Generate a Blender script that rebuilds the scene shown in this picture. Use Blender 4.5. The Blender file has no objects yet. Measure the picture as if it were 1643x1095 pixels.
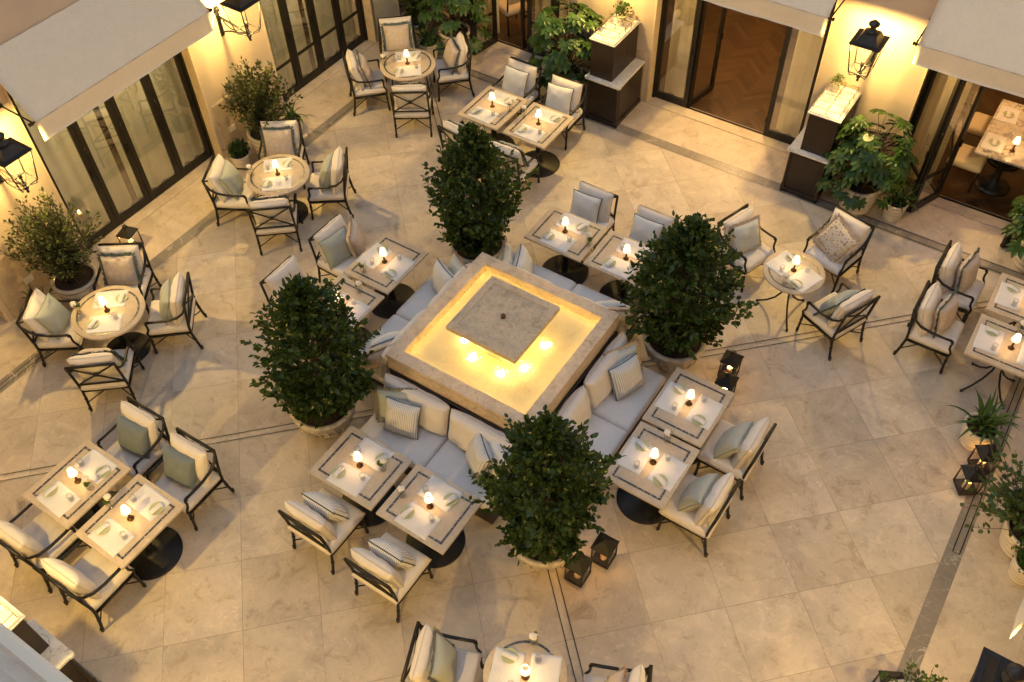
import bpy, bmesh, math, random
import numpy as np
from mathutils import Matrix, Vector
random.seed(7); RNG = np.random.default_rng(11)
PI = math.pi
S = bpy.context.scene
COL = S.collection
S.cycles.use_denoising = True
S.cycles.max_bounces = 8
S.cycles.transparent_max_bounces = 24
S.cycles.sample_clamp_indirect = 6.0
S.cycles.caustics_reflective = False
S.cycles.caustics_refractive = False

# ------------------------------------------------------------------ materials
MATS = {}
class NT:
    def __init__(s, name):
        s.m = bpy.data.materials.new(name); s.m.use_nodes = True
        s.t = s.m.node_tree; s.n = s.t.nodes; s.l = s.t.links
        s.b = s.n['Principled BSDF']; s.out = s.n['Material Output']
        MATS[name] = s.m
    def node(s, typ, **kw):
        n = s.n.new(typ)
        for k, v in kw.items(): setattr(n, k, v)
        return n
    def link(s, a, b): s.l.new(a, b)
    def inp(s, n, i, v):
        if hasattr(v, 'bl_idname') or isinstance(v, bpy.types.NodeSocket): s.l.new(v, n.inputs[i])
        else: n.inputs[i].default_value = v
    def math(s, op, a, b=0.0, c=0.0):
        n = s.node('ShaderNodeMath', operation=op); s.inp(n, 0, a); s.inp(n, 1, b); s.inp(n, 2, c); return n.outputs[0]
    def obj(s): return s.node('ShaderNodeTexCoord').outputs['Object']
    def noise(s, vec, scale, detail=4, rough=.55, dist=0.0):
        n = s.node('ShaderNodeTexNoise'); s.l.new(vec, n.inputs['Vector'])
        n.inputs['Scale'].default_value = scale; n.inputs['Detail'].default_value = detail
        n.inputs['Roughness'].default_value = rough; n.inputs['Distortion'].default_value = dist
        return n.outputs['Fac']
    def ramp(s, fac, stops):
        n = s.node('ShaderNodeValToRGB'); s.l.new(fac, n.inputs[0]); e = n.color_ramp.elements
        while len(e) < len(stops): e.new(.5)
        for q, (p, c) in zip(e, stops): q.position = p; q.color = (*c, 1) if len(c) == 3 else c
        return n.outputs[0]
    def mix(s, fac, a, b, mode='MIX'):
        n = s.node('ShaderNodeMix', data_type='RGBA', blend_type=mode)
        for i, v in ((0, fac), (6, a), (7, b)):
            if isinstance(v, tuple): n.inputs[i].default_value = (*v, 1) if len(v) == 3 else v
            elif isinstance(v, (int, float)): n.inputs[i].default_value = v
            else: s.l.new(v, n.inputs[i])
        return n.outputs[2]
    def bump(s, h, strength=.2, dist=.01):
        n = s.node('ShaderNodeBump'); n.inputs['Strength'].default_value = strength; n.inputs['Distance'].default_value = dist
        s.l.new(h, n.inputs['Height']); s.l.new(n.outputs[0], s.b.inputs['Normal']); return n
    def base(s, v):
        if isinstance(v, tuple): s.b.inputs['Base Color'].default_value = (*v, 1)
        else: s.l.new(v, s.b.inputs['Base Color'])
    def rough(s, v): s.inp(s.b, 'Roughness', v)

def simple(name, c, rough=.5, metal=0.0, var=.12, scale=6, bump=0.0, bscale=60, spec=.5, coat=0.0):
    t = NT(name); o = t.obj(); n = t.noise(o, scale)
    d = tuple(x*(1-var) for x in c); u = tuple(min(1, x*(1+var)) for x in c)
    t.base(t.ramp(n, [(.3, d), (.7, u)])); t.rough(rough)
    t.b.inputs['Metallic'].default_value = metal; t.b.inputs['Specular IOR Level'].default_value = spec
    t.b.inputs['Coat Weight'].default_value = coat
    if bump: t.bump(t.noise(o, bscale, 3), bump, .004)
    return t.m

def fabric(name, c, var=.06, weave=700, rough=.9):
    t = NT(name); o = t.obj(); n = t.noise(o, 9, 3)
    f = t.noise(o, weave*.35, 2, .7)
    a = t.ramp(n, [(.3, tuple(x*(1-var) for x in c)), (.7, tuple(min(1, x*(1+var)) for x in c))])
    t.base(t.mix(.35, a, t.ramp(f, [(.35, tuple(x*.72 for x in c)), (.65, tuple(min(1, x*1.12) for x in c))])))
    t.rough(rough); t.b.inputs['Sheen Weight'].default_value = .15; t.b.inputs['Specular IOR Level'].default_value = .2
    w = t.noise(o, 11, 3, .5, .6)
    t.bump(t.math('ADD', t.math('MULTIPLY', f, .12), w), .35, .012)
    return t.m

def striped(name, c1, c2, freq, width=.5):
    t = NT(name); o = t.obj(); sx = t.node('ShaderNodeSeparateXYZ'); t.link(o, sx.inputs[0])
    fr = t.math('FRACT', t.math('MULTIPLY', sx.outputs[0], freq))
    k = t.math('GREATER_THAN', fr, width)
    f = t.noise(o, 260, 2, .7)
    t.base(t.mix(t.math('MULTIPLY', f, .3), t.mix(k, c1, c2), (.4, .4, .4)))
    t.rough(.9); t.b.inputs['Specular IOR Level'].default_value = .2
    t.bump(t.noise(o, 11, 3, .5, .6), .3, .012)
    return t.m

def damask(name, c1, c2, scale, thr=.5):
    t = NT(name); o = t.obj()
    v = t.node('ShaderNodeTexVoronoi', feature='SMOOTH_F1'); t.link(o, v.inputs['Vector']); v.inputs['Scale'].default_value = scale; v.inputs['Randomness'].default_value = .25
    n = t.noise(o, scale*2.4, 2, .5, 1.8)
    w = t.math('SINE', t.math('MULTIPLY', t.math('ADD', v.outputs['Distance'], t.math('MULTIPLY', n, .5)), 17))
    k = t.ramp(w, [(.42, (0, 0, 0)), (.58, (1, 1, 1))])
    t.base(t.mix(k, c1, c2)); t.rough(.85); t.b.inputs['Specular IOR Level'].default_value = .25
    t.bump(t.math('ADD', t.noise(o, 11, 3, .5, .6), t.math('MULTIPLY', w, .05)), .3, .012)
    return t.m

def leafmat(name, c, c2, rough=.35, coat=0.0):
    t = NT(name); g = t.node('ShaderNodeNewGeometry')
    t.base(t.ramp(g.outputs['Random Per Island'], [(0, c), (.55, tuple((a+b)/2 for a, b in zip(c, c2))), (1, c2)]))
    t.rough(rough); t.b.inputs['Specular IOR Level'].default_value = .30
    tr = t.node('ShaderNodeBsdfTranslucent'); tr.inputs[0].default_value = (*[x*1.6 for x in c2], 1)
    mx = t.node('ShaderNodeMixShader'); mx.inputs[0].default_value = .24
    t.link(t.b.outputs[0], mx.inputs[1]); t.link(tr.outputs[0], mx.inputs[2]); t.link(mx.outputs[0], t.out.inputs[0])
    return t.m

def glassmat(name, tint=(1, 1, 1), ior=1.45, extra=0.0, bump=0.0, mirror=.0):
    t = NT(name); t.n.remove(t.b)
    tr = t.node('ShaderNodeBsdfTransparent'); tr.inputs[0].default_value = (*tint, 1)
    gl = t.node('ShaderNodeBsdfGlossy'); gl.inputs['Roughness'].default_value = .015
    fr = t.node('ShaderNodeLayerWeight'); r0 = ((ior-1)/(ior+1))**2
    f = t.math('MINIMUM', t.math('ADD', t.math('MULTIPLY_ADD', t.math('POWER', fr.outputs['Facing'], 5.0), 1-r0, r0*1.6), mirror), 1.0)
    mx = t.node('ShaderNodeMixShader'); t.link(f, mx.inputs[0]); t.link(tr.outputs[0], mx.inputs[1]); t.link(gl.outputs[0], mx.inputs[2])
    t.link(mx.outputs[0], t.out.inputs[0])
    if bump:
        b = t.node('ShaderNodeBump'); b.inputs['Strength'].default_value = bump; b.inputs['Distance'].default_value = .02
        t.link(t.noise(t.obj(), 9, 3, .6, 1.0), b.inputs['Height'])
        t.link(b.outputs[0], gl.inputs['Normal']); t.link(b.outputs[0], fr.inputs['Normal'])
    return t.m

def emit(name, c, strength):
    t = NT(name); t.base(c); t.b.inputs['Emission Color'].default_value = (*c, 1); t.b.inputs['Emission Strength'].default_value = strength
    t.rough(.5); return t.m

def marble(name, c, vein, scale, width=.03, rough=.2):
    t = NT(name); o = t.obj()
    n = t.noise(o, scale, 5, .6, 1.2); k = t.math('ABSOLUTE', t.math('SUBTRACT', n, .5))
    n2 = t.noise(o, scale*2.7, 4, .6, .8); k2 = t.math('ABSOLUTE', t.math('SUBTRACT', n2, .52))
    cl = t.noise(o, scale*.8, 3)
    b = t.ramp(cl, [(.3, tuple(x*.86 for x in c)), (.7, c)])
    v1 = t.ramp(k, [(0, (1, 1, 1)), (width, (0, 0, 0))]); v2 = t.ramp(k2, [(0, (.45, .45, .45)), (width*.6, (0, 0, 0))])
    msk = t.noise(o, scale*.9, 2); mk = t.ramp(msk, [(.42, (0, 0, 0)), (.6, (1, 1, 1))])
    m1 = t.mix(1.0, v1, mk, 'MULTIPLY')
    t.base(t.mix(v2, t.mix(m1, b, vein), vein)); t.rough(rough)
    return t.m

def travertine(name, c, scale=3.0, rough=.4, strong=1.0, tiles=False):
    t = NT(name); o = t.obj()
    if tiles:
        sx = t.node('ShaderNodeSeparateXYZ'); t.link(o, sx.inputs[0]); X, Y = sx.outputs[0], sx.outputs[1]
        u = t.math('MULTIPLY', t.math('ADD', X, Y), .70711); v = t.math('MULTIPLY', t.math('SUBTRACT', Y, X), .70711)
        def cell(a):
            q = t.math('DIVIDE', t.math('SUBTRACT', t.math('ABSOLUTE', a), .05), .828)
            return t.math('ADD', t.math('FLOOR', q), t.math('MULTIPLY', t.math('SIGN', a), 20)), t.math('FRACT', q)
        cu, fu = cell(u); cv, fv = cell(v)
    elif tiles is None:
        pass
    if tiles:
        cb = t.node('ShaderNodeCombineXYZ'); t.link(cu, cb.inputs[0]); t.link(cv, cb.inputs[1])
        wn = t.node('ShaderNodeTexWhiteNoise', noise_dimensions='3D'); t.link(cb.outputs[0], wn.inputs['Vector'])
        off = t.node('ShaderNodeVectorMath', operation='MULTIPLY_ADD'); t.link(wn.outputs['Color'], off.inputs[0]); off.inputs[1].default_value = (37, 37, 37); t.link(o, off.inputs[2])
        p = off.outputs[0]; rnd = wn.outputs['Value']
    else: p = o
    a = t.noise(p, scale*.55, 6, .62, .7); b = t.noise(p, scale*(1.5 if tiles else 2.4), 8, .72, .7); d = t.noise(p, scale*14, 4, .7)
    k = strong
    base = t.ramp(a, [(.30, tuple(x*(1-.17*k) for x in c)), (.5, c), (.70, tuple(min(1, x*(1+.12*k)) for x in c))])
    pale = t.ramp(b, [(.53, (0, 0, 0)), (.64, (.6*k, .6*k, .6*k))])
    brown = t.ramp(b, [(.34, (.75*k, .75*k, .75*k)), (.46, (0, 0, 0))])
    col = t.mix(pale, base, tuple(min(1, x*1.22) for x in c))
    col = t.mix(brown, col, (c[0]*.70, c[1]*.63, c[2]*.55))
    pit = t.ramp(d, [(.28, (.35*k, .35*k, .35*k)), (.36, (0, 0, 0))])
    col = t.mix(pit, col, tuple(x*.55 for x in c))
    e = t.noise(p, scale*6.5, 6, .7, .9); em = t.noise(p, scale*1.2, 3)
    fleck = t.math('MULTIPLY', t.ramp(e, [(.55, (0, 0, 0)), (.63, (.7, .7, .7))]), t.ramp(em, [(.46, (0, 0, 0)), (.62, (k, k, k))]))
    col = t.mix(fleck, col, tuple(min(1, x*1.30) for x in c))
    dirt = t.math('MULTIPLY', t.ramp(e, [(.36, (.5, .5, .5)), (.46, (0, 0, 0))]), t.ramp(em, [(.40, (k, k, k)), (.54, (0, 0, 0))]))
    col = t.mix(dirt, col, (c[0]*.66, c[1]*.60, c[2]*.52))
    if tiles:
        tone = t.ramp(rnd, [(0, (.84, .825, .80)), (.5, (.94, .935, .925)), (1, (1, 1, 1))]); col = t.mix(1.0, col, tone, 'MULTIPLY')
        def jm(f, a): return t.math('MULTIPLY', t.math('LESS_THAN', t.math('MINIMUM', f, t.math('SUBTRACT', 1.0, f)), .0040), t.math('GREATER_THAN', t.math('ABSOLUTE', a), .06))
        j = t.math('MAXIMUM', jm(fu, u), jm(fv, v))
        jn = t.math('MULTIPLY', j, t.ramp(t.noise(o, 1.3, 2), [(.3, (.25, .25, .25)), (.7, (.75, .75, .75))]))
        col = t.mix(jn, col, (.22, .16, .10))
        t.bump(t.math('SUBTRACT', t.math('MULTIPLY', b, .15), j), .25, .004)
    else: t.bump(t.math('ADD', b, t.math('MULTIPLY', d, .6)), .12, .006)
    t.base(col)
    t.rough(t.math('MULTIPLY_ADD', a, .25, rough-.12)); t.b.inputs['Specular IOR Level'].default_value = .35
    return t.m

TRAV = (.60, .51, .405)
floor_m = travertine('floor_travertine', TRAV, 2.6, .42, 1.0, True)
border_m = travertine('border_travertine', (.59, .49, .38), 2.2, .4, .9)
stone_m = travertine('fountain_stone', (.60, .475, .35), 5.5, .5, 1.25)
island_m = travertine('basin_stone', (.50, .41, .30), 8.0, .5, 1.3)
top_m = travertine('tabletop_stone', (.54, .445, .335), 7.0, .38, .7)
wains_m = travertine('wainscot_stone', (.47, .37, .27), 2.4, .4, 1.1)
jamb_m = travertine('jamb_stone', (.62, .50, .36), 2.0, .5, .8)
ledge_m = simple('grey_ledge_stone', (.37, .30, .235), .8, 0, .35, 9, .4, 40)
strip_m = marble('grey_marble', (.265, .23, .19), (.56, .50, .42), 2.1, .012, .33)
white_marble = marble('white_marble', (.80, .78, .74), (.22, .22, .22), 3.4, .018, .2)
table_marble = marble('veined_marble', (.66, .60, .52), (.13, .11, .10), 5.0, .06, .22)
plaster_m = simple('wall_plaster', (.55, .445, .34), .85, 0, .09, 1.1, .35, 120)
moulding_m = simple('cornice_plaster', (.56, .47, .36), .85, 0, .05, 2, .1)
awn_m = fabric('awning_canvas', (.76, .665, .52), .03, 300)
iron_m = simple('black_iron', (.016, .014, .012), .42, 0.3, .3, 20, .12, 200)
base_m = simple('black_table_base', (.010, .0095, .009), .5, 0.2, .2, 8)
lant_m = simple('lantern_metal', (.022, .021, .024), .45, 0.3, .35, 14, .2, 90)
cand_m = simple('candle_lantern_metal', (.010, .0075, .006), .55, .0, .3, 14)
brass_m = simple('brass', (.36, .22, .09), .35, 1.0, .15, 10)
bronze_m = simple('bronze', (.12, .065, .03), .38, .9, .25, 16)
dframe_m = simple('door_frame_dark', (.0065, .0045, .003), .45, 0, .25, 5, .05, 80)
wood_dark = simple('dark_cabinet_wood', (.022, .012, .008), .4, 0, .35, 3, .05, 40)
cush_m = fabric('cream_cushion', (.74, .68, .62), .05)
sofa_m = fabric('sofa_cushion', (.80, .74, .685), .04)
curtain_t = NT('sheer_curtain'); curtain_t.base((.68, .66, .52)); curtain_t.rough(.95)
_tr = curtain_t.node('ShaderNodeBsdfTranslucent'); _tr.inputs[0].default_value = (.68, .66, .52, 1)
_mx = curtain_t.node('ShaderNodeMixShader'); _mx.inputs[0].default_value = .5
curtain_t.link(curtain_t.b.outputs[0], _mx.inputs[1]); curtain_t.link(_tr.outputs[0], _mx.inputs[2]); curtain_t.link(_mx.outputs[0], curtain_t.out.inputs[0])
curtain_m = curtain_t.m
inlay_t = NT('mosaic_inlay'); _o = inlay_t.obj()
_v = inlay_t.noise(_o, 48, 2, .6); inlay_t.base(inlay_t.ramp(_v, [(.36, (.035, .035, .04)), (.60, (.085, .085, .09)), (.66, (.45, .44, .42))])); inlay_t.rough(.35)
inlay_m = inlay_t.m
linen_m = fabric('white_linen', (.74, .725, .72), .02, 500)
green_m = striped('green_plate', (.42, .46, .22), (.56, .58, .36), 90, .45)
pot_m = simple('glazed_white_pot', (.66, .58, .47), .22, 0, .10, 5, .06, 20, .5, .3)
bowl_m = simple('carved_stone_bowl', (.56, .50, .42), .6, 0, .25, 14, .5, 38)
soil_m = simple('soil', (.03, .02, .013), .95, 0, .5, 30, .8, 60)
bark_m = simple('bark', (.085, .06, .04), .9, 0, .4, 25, .5, 60)
camellia_m = leafmat('camellia_leaf', (.017, .036, .009), (.056, .095, .020), .26)
bush_m = leafmat('bush_leaf', (.026, .040, .014), (.078, .095, .036), .45)
round_m = leafmat('round_leaf', (.035, .07, .02), (.09, .14, .045), .4)
box_m = leafmat('boxwood_leaf', (.02, .06, .012), (.06, .13, .03), .45)
fatsia_m = leafmat('fatsia_leaf', (.025, .06, .014), (.075, .14, .032), .33)
strap_m = leafmat('strap_leaf', (.03, .07, .018), (.09, .16, .045), .4)
herb_m = leafmat('herb_leaf', (.05, .10, .025), (.13, .20, .06), .5)
petal_m = simple('white_petals', (.86, .80, .70), .7)
red_m = simple('red_petals', (.45, .02, .02), .6)
pane_m = glassmat('window_glass', (.93, .94, .90), 1.45, 0, 0, .15)
clear_m = glassmat('clear_glass', (.97, .97, .97), 1.4)
cup_m = glassmat('drinking_glass', (.97, .97, .96), 1.45)
water_m = glassmat('pool_water', (.98, .96, .88), 1.33, 0, 1.0, .02)
basinfl_m = travertine('basin_tile', (.74, .64, .43), 2.2, .5, .4)
shade_m = emit('lamp_shade_glow', (1.0, .78, .42), .42)
lens_m = emit('underwater_lens', (1.0, .86, .50), 5)
flame_m = emit('candle_flame', (1.0, .55, .14), 22)
wax_t = NT('candle_wax'); wax_t.base((.85, .62, .38)); wax_t.b.inputs['Subsurface Weight'].default_value = .6; wax_t.b.inputs['Subsurface Radius'].default_value = (.04, .02, .01)
wax_m = wax_t.m
room_wall_m = simple('room_plaster', (.55, .42, .27), .9, 0, .05)
hose_m = simple('green_hose', (.05, .20, .13), .4)
grey_panel_m = simple('grey_panel', (.20, .19, .17), .7)
white_plastic = simple('outlet_white', (.7, .66, .58), .4)
wt = NT('herringbone_wood'); _g = wt.node('ShaderNodeNewGeometry'); _o = wt.obj()
_n = wt.noise(_o, 14, 4, .6, 2.0)
wt.base(wt.mix(wt.math('MULTIPLY', _n, .6), wt.ramp(_g.outputs['Random Per Island'], [(0, (.044, .025, .011)), (.5, (.068, .038, .017)), (1, (.098, .056, .026))]), (.03, .012, .005))); wt.rough(.32)
wood_m = wt.m
seat_int_m = fabric('dining_seat', (.62, .50, .32), .04)
# throw pillow cloths
PF = dict(
    sage=striped('sage_weave', (.36, .39, .34), (.42, .44, .38), 120, .5),
    beige=damask('beige_damask', (.56, .46, .38), (.62, .53, .45), 11),
    blue=fabric('slate_blue', (.165, .20, .22), .06),
    white=striped('white_fine_stripe', (.76, .76, .75), (.62, .63, .64), 75, .62),
    tick=striped('ticking_stripe', (.80, .78, .74), (.46, .45, .45), 46, .6),
    brown=damask('brown_damask', (.60, .53, .45), (.27, .21, .17), 17),
    paleblue=damask('pale_blue_damask', (.52, .55, .53), (.60, .58, .52), 9),
    greyblue=damask('grey_blue_damask', (.33, .36, .34), (.42, .43, .39), 9),
    stripe2=striped('sage_grey_stripe', (.36, .38, .34), (.47, .46, .40), 60, .5))
fringe_teal = simple('teal_fringe', (.115, .145, .145), .95, 0, .4, 60)
fringe_beige = simple('beige_fringe', (.55, .43, .32), .95, 0, .25, 60)
fringe_grey = simple('grey_green_fringe', (.22, .22, .18), .95, 0, .3, 60)
pipe_dark = simple('dark_piping', (.06, .075, .09), .9)
pipe_cream = simple('cream_piping', (.62, .55, .48), .9)
pipe_sage = simple('sage_piping', (.27, .30, .27), .9)
tassel_m = fringe_beige

# ------------------------------------------------------------------ mesh builder
class MB:
    def __init__(s): s.v = []; s.f = []; s.m = []; s.s = []
    def add(s, vs, fs, mat=0, smooth=False, M=None):
        k = len(s.v)
        if M is not None: vs = [tuple(M @ Vector(v)) for v in vs]
        s.v.extend([tuple(map(float, v)) for v in vs])
        for f in fs: s.f.append(tuple(i+k for i in f)); s.m.append(mat); s.s.append(smooth)
    def box(s, x0, x1, y0, y1, z0, z1, mat=0, M=None):
        v = [(x0,y0,z0),(x1,y0,z0),(x1,y1,z0),(x0,y1,z0),(x0,y0,z1),(x1,y0,z1),(x1,y1,z1),(x0,y1,z1)]
        s.add(v, [(0,3,2,1),(4,5,6,7),(0,1,5,4),(1,2,6,5),(2,3,7,6),(3,0,4,7)], mat, False, M)
    def rbox(s, x0, x1, y0, y1, z0, z1, b=.01, mat=0, M=None, seg=2):
        bm = bmesh.new(); bmesh.ops.create_cube(bm, size=1)
        for v in bm.verts: v.co = Vector(((x0+x1)/2+v.co.x*(x1-x0), (y0+y1)/2+v.co.y*(y1-y0), (z0+z1)/2+v.co.z*(z1-z0)))
        bmesh.ops.bevel(bm, geom=bm.edges[:], offset=b, segments=seg, affect='EDGES', profile=.5)
        bm.verts.index_update()
        s.add([v.co[:] for v in bm.verts], [[v.index for v in f.verts] for f in bm.faces], mat, False, M); bm.free()
    def tube(s, pts, r, n=8, mat=0, M=None, smooth=True, flat=None, closed=False):
        P = [Vector(p) for p in pts]; N = len(P); rr = r if isinstance(r, (list, tuple)) else [r]*N
        vs = []; up = None
        for i in range(N):
            if closed: d = P[(i+1) % N]-P[i-1]
            else: d = P[min(i+1, N-1)]-P[max(i-1, 0)]
            d = d.normalized() if d.length > 1e-9 else Vector((0,0,1))
            if up is None:
                up = Vector((0,0,1)) if abs(d.z) < .9 else Vector((0,1,0))
            a = d.cross(up)
            if a.length < 1e-4: a = d.orthogonal()
            a.normalize(); b = a.cross(d).normalized(); up = b
            for k in range(n):
                t = 2*PI*(k+.5)/n; ca, sb = math.cos(t)*rr[i], math.sin(t)*rr[i]
                if flat: ca *= flat[0]; sb *= flat[1]
                vs.append(P[i]+a*ca+b*sb)
        fs = []
        for i in range(N if closed else N-1):
            j = (i+1) % N
            for k in range(n): fs.append((i*n+k, i*n+(k+1) % n, j*n+(k+1) % n, j*n+k))
        if not closed: fs.append(tuple(range(n-1, -1, -1))); fs.append(tuple((N-1)*n+k for k in range(n)))
        s.add(vs, fs, mat, smooth, M)
    def lathe(s, prof, n=32, mat=0, M=None, smooth=True, cap=True):
        vs = []; fs = []
        for r, z in prof:
            for k in range(n): t = 2*PI*k/n; vs.append((r*math.cos(t), r*math.sin(t), z))
        for i in range(len(prof)-1):
            for k in range(n): fs.append((i*n+k, i*n+(k+1) % n, (i+1)*n+(k+1) % n, (i+1)*n+k))
        if cap:
            fs.append(tuple(range(n-1, -1, -1))); fs.append(tuple((len(prof)-1)*n+k for k in range(n)))
        s.add(vs, fs, mat, smooth, M)
    def frus(s, cx, cy, z0, a0, b0, z1, a1, b1, mat=0, M=None):
        v = [(cx+q*a, cy+p*b, z) for z, a, b in ((z0,a0,b0),(z1,a1,b1)) for q, p in ((-1,-1),(1,-1),(1,1),(-1,1))]
        s.add(v, [(0,3,2,1),(4,5,6,7),(0,1,5,4),(1,2,6,5),(2,3,7,6),(3,0,4,7)], mat, False, M)
    def mesh(s, name, mats):
        me = bpy.data.meshes.new(name); me.from_pydata(s.v, [], s.f)
        for m in (mats if isinstance(mats, (list, tuple)) else [mats]): me.materials.append(m)
        me.polygons.foreach_set('material_index', s.m); me.polygons.foreach_set('use_smooth', s.s); me.update()
        return me
    def build(s, name, mats, parent=None, loc=None, rot=None, M=None):
        return link(name, s.mesh(name, mats), parent, loc, rot, M)

def link(name, data, parent=None, loc=None, rot=None, M=None):
    o = bpy.data.objects.new(name, data); COL.objects.link(o)
    if parent is not None: o.parent = parent
    if M is not None: o.matrix_local = M
    if loc is not None: o.location = loc
    if rot is not None: o.rotation_euler = rot
    return o
def tag(o, label=None, cat=None, group=None, kind=None):
    if label: o['label'] = label
    if cat: o['category'] = cat
    if group: o['group'] = group
    if kind: o['kind'] = kind
    return o
def thing(name, label, cat, loc=(0,0,0), rz=0.0, group=None):
    o = link(name, None, None, loc, (0,0,rz)); o.empty_display_size = .1
    return tag(o, label, cat, group)
def kids(o): return [c for c in bpy.data.objects if c.parent == o]
TREE = {}
def dup(root, loc, rz, label, group=None, rotM=None):
    """copy a thing with its parts and sub-parts"""
    if root not in TREE: TREE[root] = [(c, kids(c)) for c in kids(root)]
    r = root.copy(); COL.objects.link(r); r.location = loc; r.rotation_euler = (0,0,rz); r['label'] = label
    if group: r['group'] = group
    if rotM is not None: r.matrix_local = rotM
    for c, gg in TREE[root]:
        d = c.copy(); COL.objects.link(d); d.parent = r
        for g in gg: e = g.copy(); COL.objects.link(e); e.parent = d
    return r
class Proto:
    """first use moves the built thing itself, later uses copy it"""
    def __init__(s, o): s.o = o; s.used = False
    def put(s, loc, rz, label, group=None, M=None):
        if not s.used:
            s.used = True; TREE[s.o] = [(c, kids(c)) for c in kids(s.o)]
            s.o.location = loc; s.o.rotation_euler = (0,0,rz); s.o['label'] = label
            if group: s.o['group'] = group
            if M is not None: s.o.matrix_local = M
            return s.o
        return dup(s.o, loc, rz, label, group, M)
def lamp(name, parent, loc, power, color, radius):
    d = bpy.data.lights.new(name, 'POINT'); d.energy = power; d.color = color; d.shadow_soft_size = radius
    o = bpy.data.objects.new(name, d); COL.objects.link(o); o.parent = parent; o.location = loc; return o
T = Matrix.Translation
def R(a, ax): return Matrix.Rotation(a, 4, ax)

# ------------------------------------------------------------------ camera, world
f_, pit, rol, yaw = 1498.419, .872103050, .0312409951, -.606396056
fw = Vector((math.sin(yaw)*math.cos(pit), math.cos(yaw)*math.cos(pit), -math.sin(pit))); rt = Vector((math.cos(yaw), -math.sin(yaw), 0)); dn = fw.cross(rt)
cr, sr = math.cos(rol), math.sin(rol)
rx = rt*cr+dn*sr; ry = -rt*sr+dn*cr
cam = bpy.data.cameras.new('camera'); co = bpy.data.objects.new('camera', cam); COL.objects.link(co)
cam.sensor_width = 36; cam.lens = f_/1643*36; cam.clip_end = 200; cam.clip_start = .05
Mc = Matrix(((rx.x, -ry.x, -fw.x, 4.17), (rx.y, -ry.y, -fw.y, -5.85), (rx.z, -ry.z, -fw.z, 9.5), (0,0,0,1)))
co.matrix_world = Mc; S.camera = co
w = bpy.data.worlds.new('World'); S.world = w; w.use_nodes = True
bg = w.node_tree.nodes['Background']
sky = w.node_tree.nodes.new('ShaderNodeTexSky'); sky.sky_type = 'NISHITA'; sky.sun_disc = False
SUN_EL, SUN_AZ = math.radians(14), math.radians(250)
sky.sun_elevation = SUN_EL; sky.sun_rotation = SUN_AZ; sky.dust_density = 1.0; sky.ozone_density = .6; sky.air_density = 1.0
SKY = .155
tint = w.node_tree.nodes.new('ShaderNodeMix'); tint.data_type = 'RGBA'; tint.blend_type = 'MULTIPLY'; tint.inputs[0].default_value = 1; tint.inputs[7].default_value = (1, .90, .80, 1)   # hazy dusk sky
w.node_tree.links.new(sky.outputs[0], tint.inputs[6]); w.node_tree.links.new(tint.outputs[2], bg.inputs[0]); bg.inputs[1].default_value = SKY
sun = bpy.data.lights.new('sun', 'SUN'); sun.energy = .12; sun.angle = math.radians(12); sun.color = (1, .86, .72)
so = bpy.data.objects.new('sun', sun); COL.objects.link(so)
so.rotation_euler = (PI/2-SUN_EL, 0, PI-SUN_AZ)
S.view_settings.view_transform = 'Standard'; S.view_settings.look = 'None'; S.view_settings.gamma = 1; S.view_settings.use_curve_mapping = False
S.view_settings.exposure = 2.32
WARM = (1.0, .655, .19); WARM2 = (1.0, .72, .36)
P_LANT, P_TABLE, P_CANDLE, P_WATER, P_ROOM = 46.0, .19, .45, .25, 20.0

# ------------------------------------------------------------------ setting: floor
XL, XR, YB, YF = -6.37, 6.30, 6.28, -6.30        # wall faces
SX0, SX1, SY0, SY1 = -5.45, 5.33, -5.36, 5.36    # inner edges of the marble strip
SW = .185
b = MB(); b.add([(-16,-16,0),(16,-16,0),(16,16,0),(-16,16,0)], [(0,1,2,3)])
tag(b.build('courtyard_floor', floor_m), kind='structure')
b = MB()
def sheet(b, x0, x1, y0, y1, z, mat=0): b.add([(x0,y0,z),(x1,y0,z),(x1,y1,z),(x0,y1,z)], [(0,1,2,3)], mat)
o0, o1, q0, q1 = SX0-SW, SX1+SW, SY0-SW, SY1+SW
def run(b, x0, x1, y0, y1, z, axis, step, gap=.004):
    a, e = (x0, x1) if axis == 0 else (y0, y1); n = max(1, round((e-a)/step)); 
    for i in range(n):
        p, q = a+(e-a)*i/n+gap/2, a+(e-a)*(i+1)/n-gap/2
        sheet(b, p, q, y0, y1, z) if axis == 0 else sheet(b, x0, x1, p, q, z)
run(b, XL, o0, -6.3, 6.28, .004, 1, 1.25); run(b, o1, XR, -6.3, 6.28, .004, 1, 1.25)
run(b, o0, o1, q1, 6.28, .004, 0, 1.25); run(b, o0, o1, -6.3, q0, .004, 0, 1.25)
tag(b.build('border_paving', border_m), kind='structure')
b = MB()
run(b, o0, SX0, q0, q1, .005, 1, .42, .003); run(b, SX1, o1, q0, q1, .005, 1, .42, .003)
run(b, SX0, SX1, SY1, q1, .005, 0, .42, .003); run(b, SX0, SX1, q0, SY0, .005, 0, .42, .003)
tag(b.build('inlay_strip', strip_m), kind='structure')
slot_m = simple('slot_shadow', (.008, .007, .006), .8)
b = MB()
def slot(ax, ay, bx, by, wd=.009, z=.008):
    d = Vector((bx-ax, by-ay, 0)).normalized(); n = Vector((-d.y, d.x, 0))*wd/2
    b.add([(ax-n.x, ay-n.y, z), (bx-n.x, by-n.y, z), (bx+n.x, by+n.y, z), (ax+n.x, ay+n.y, z)], [(0,1,2,3)])
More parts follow.
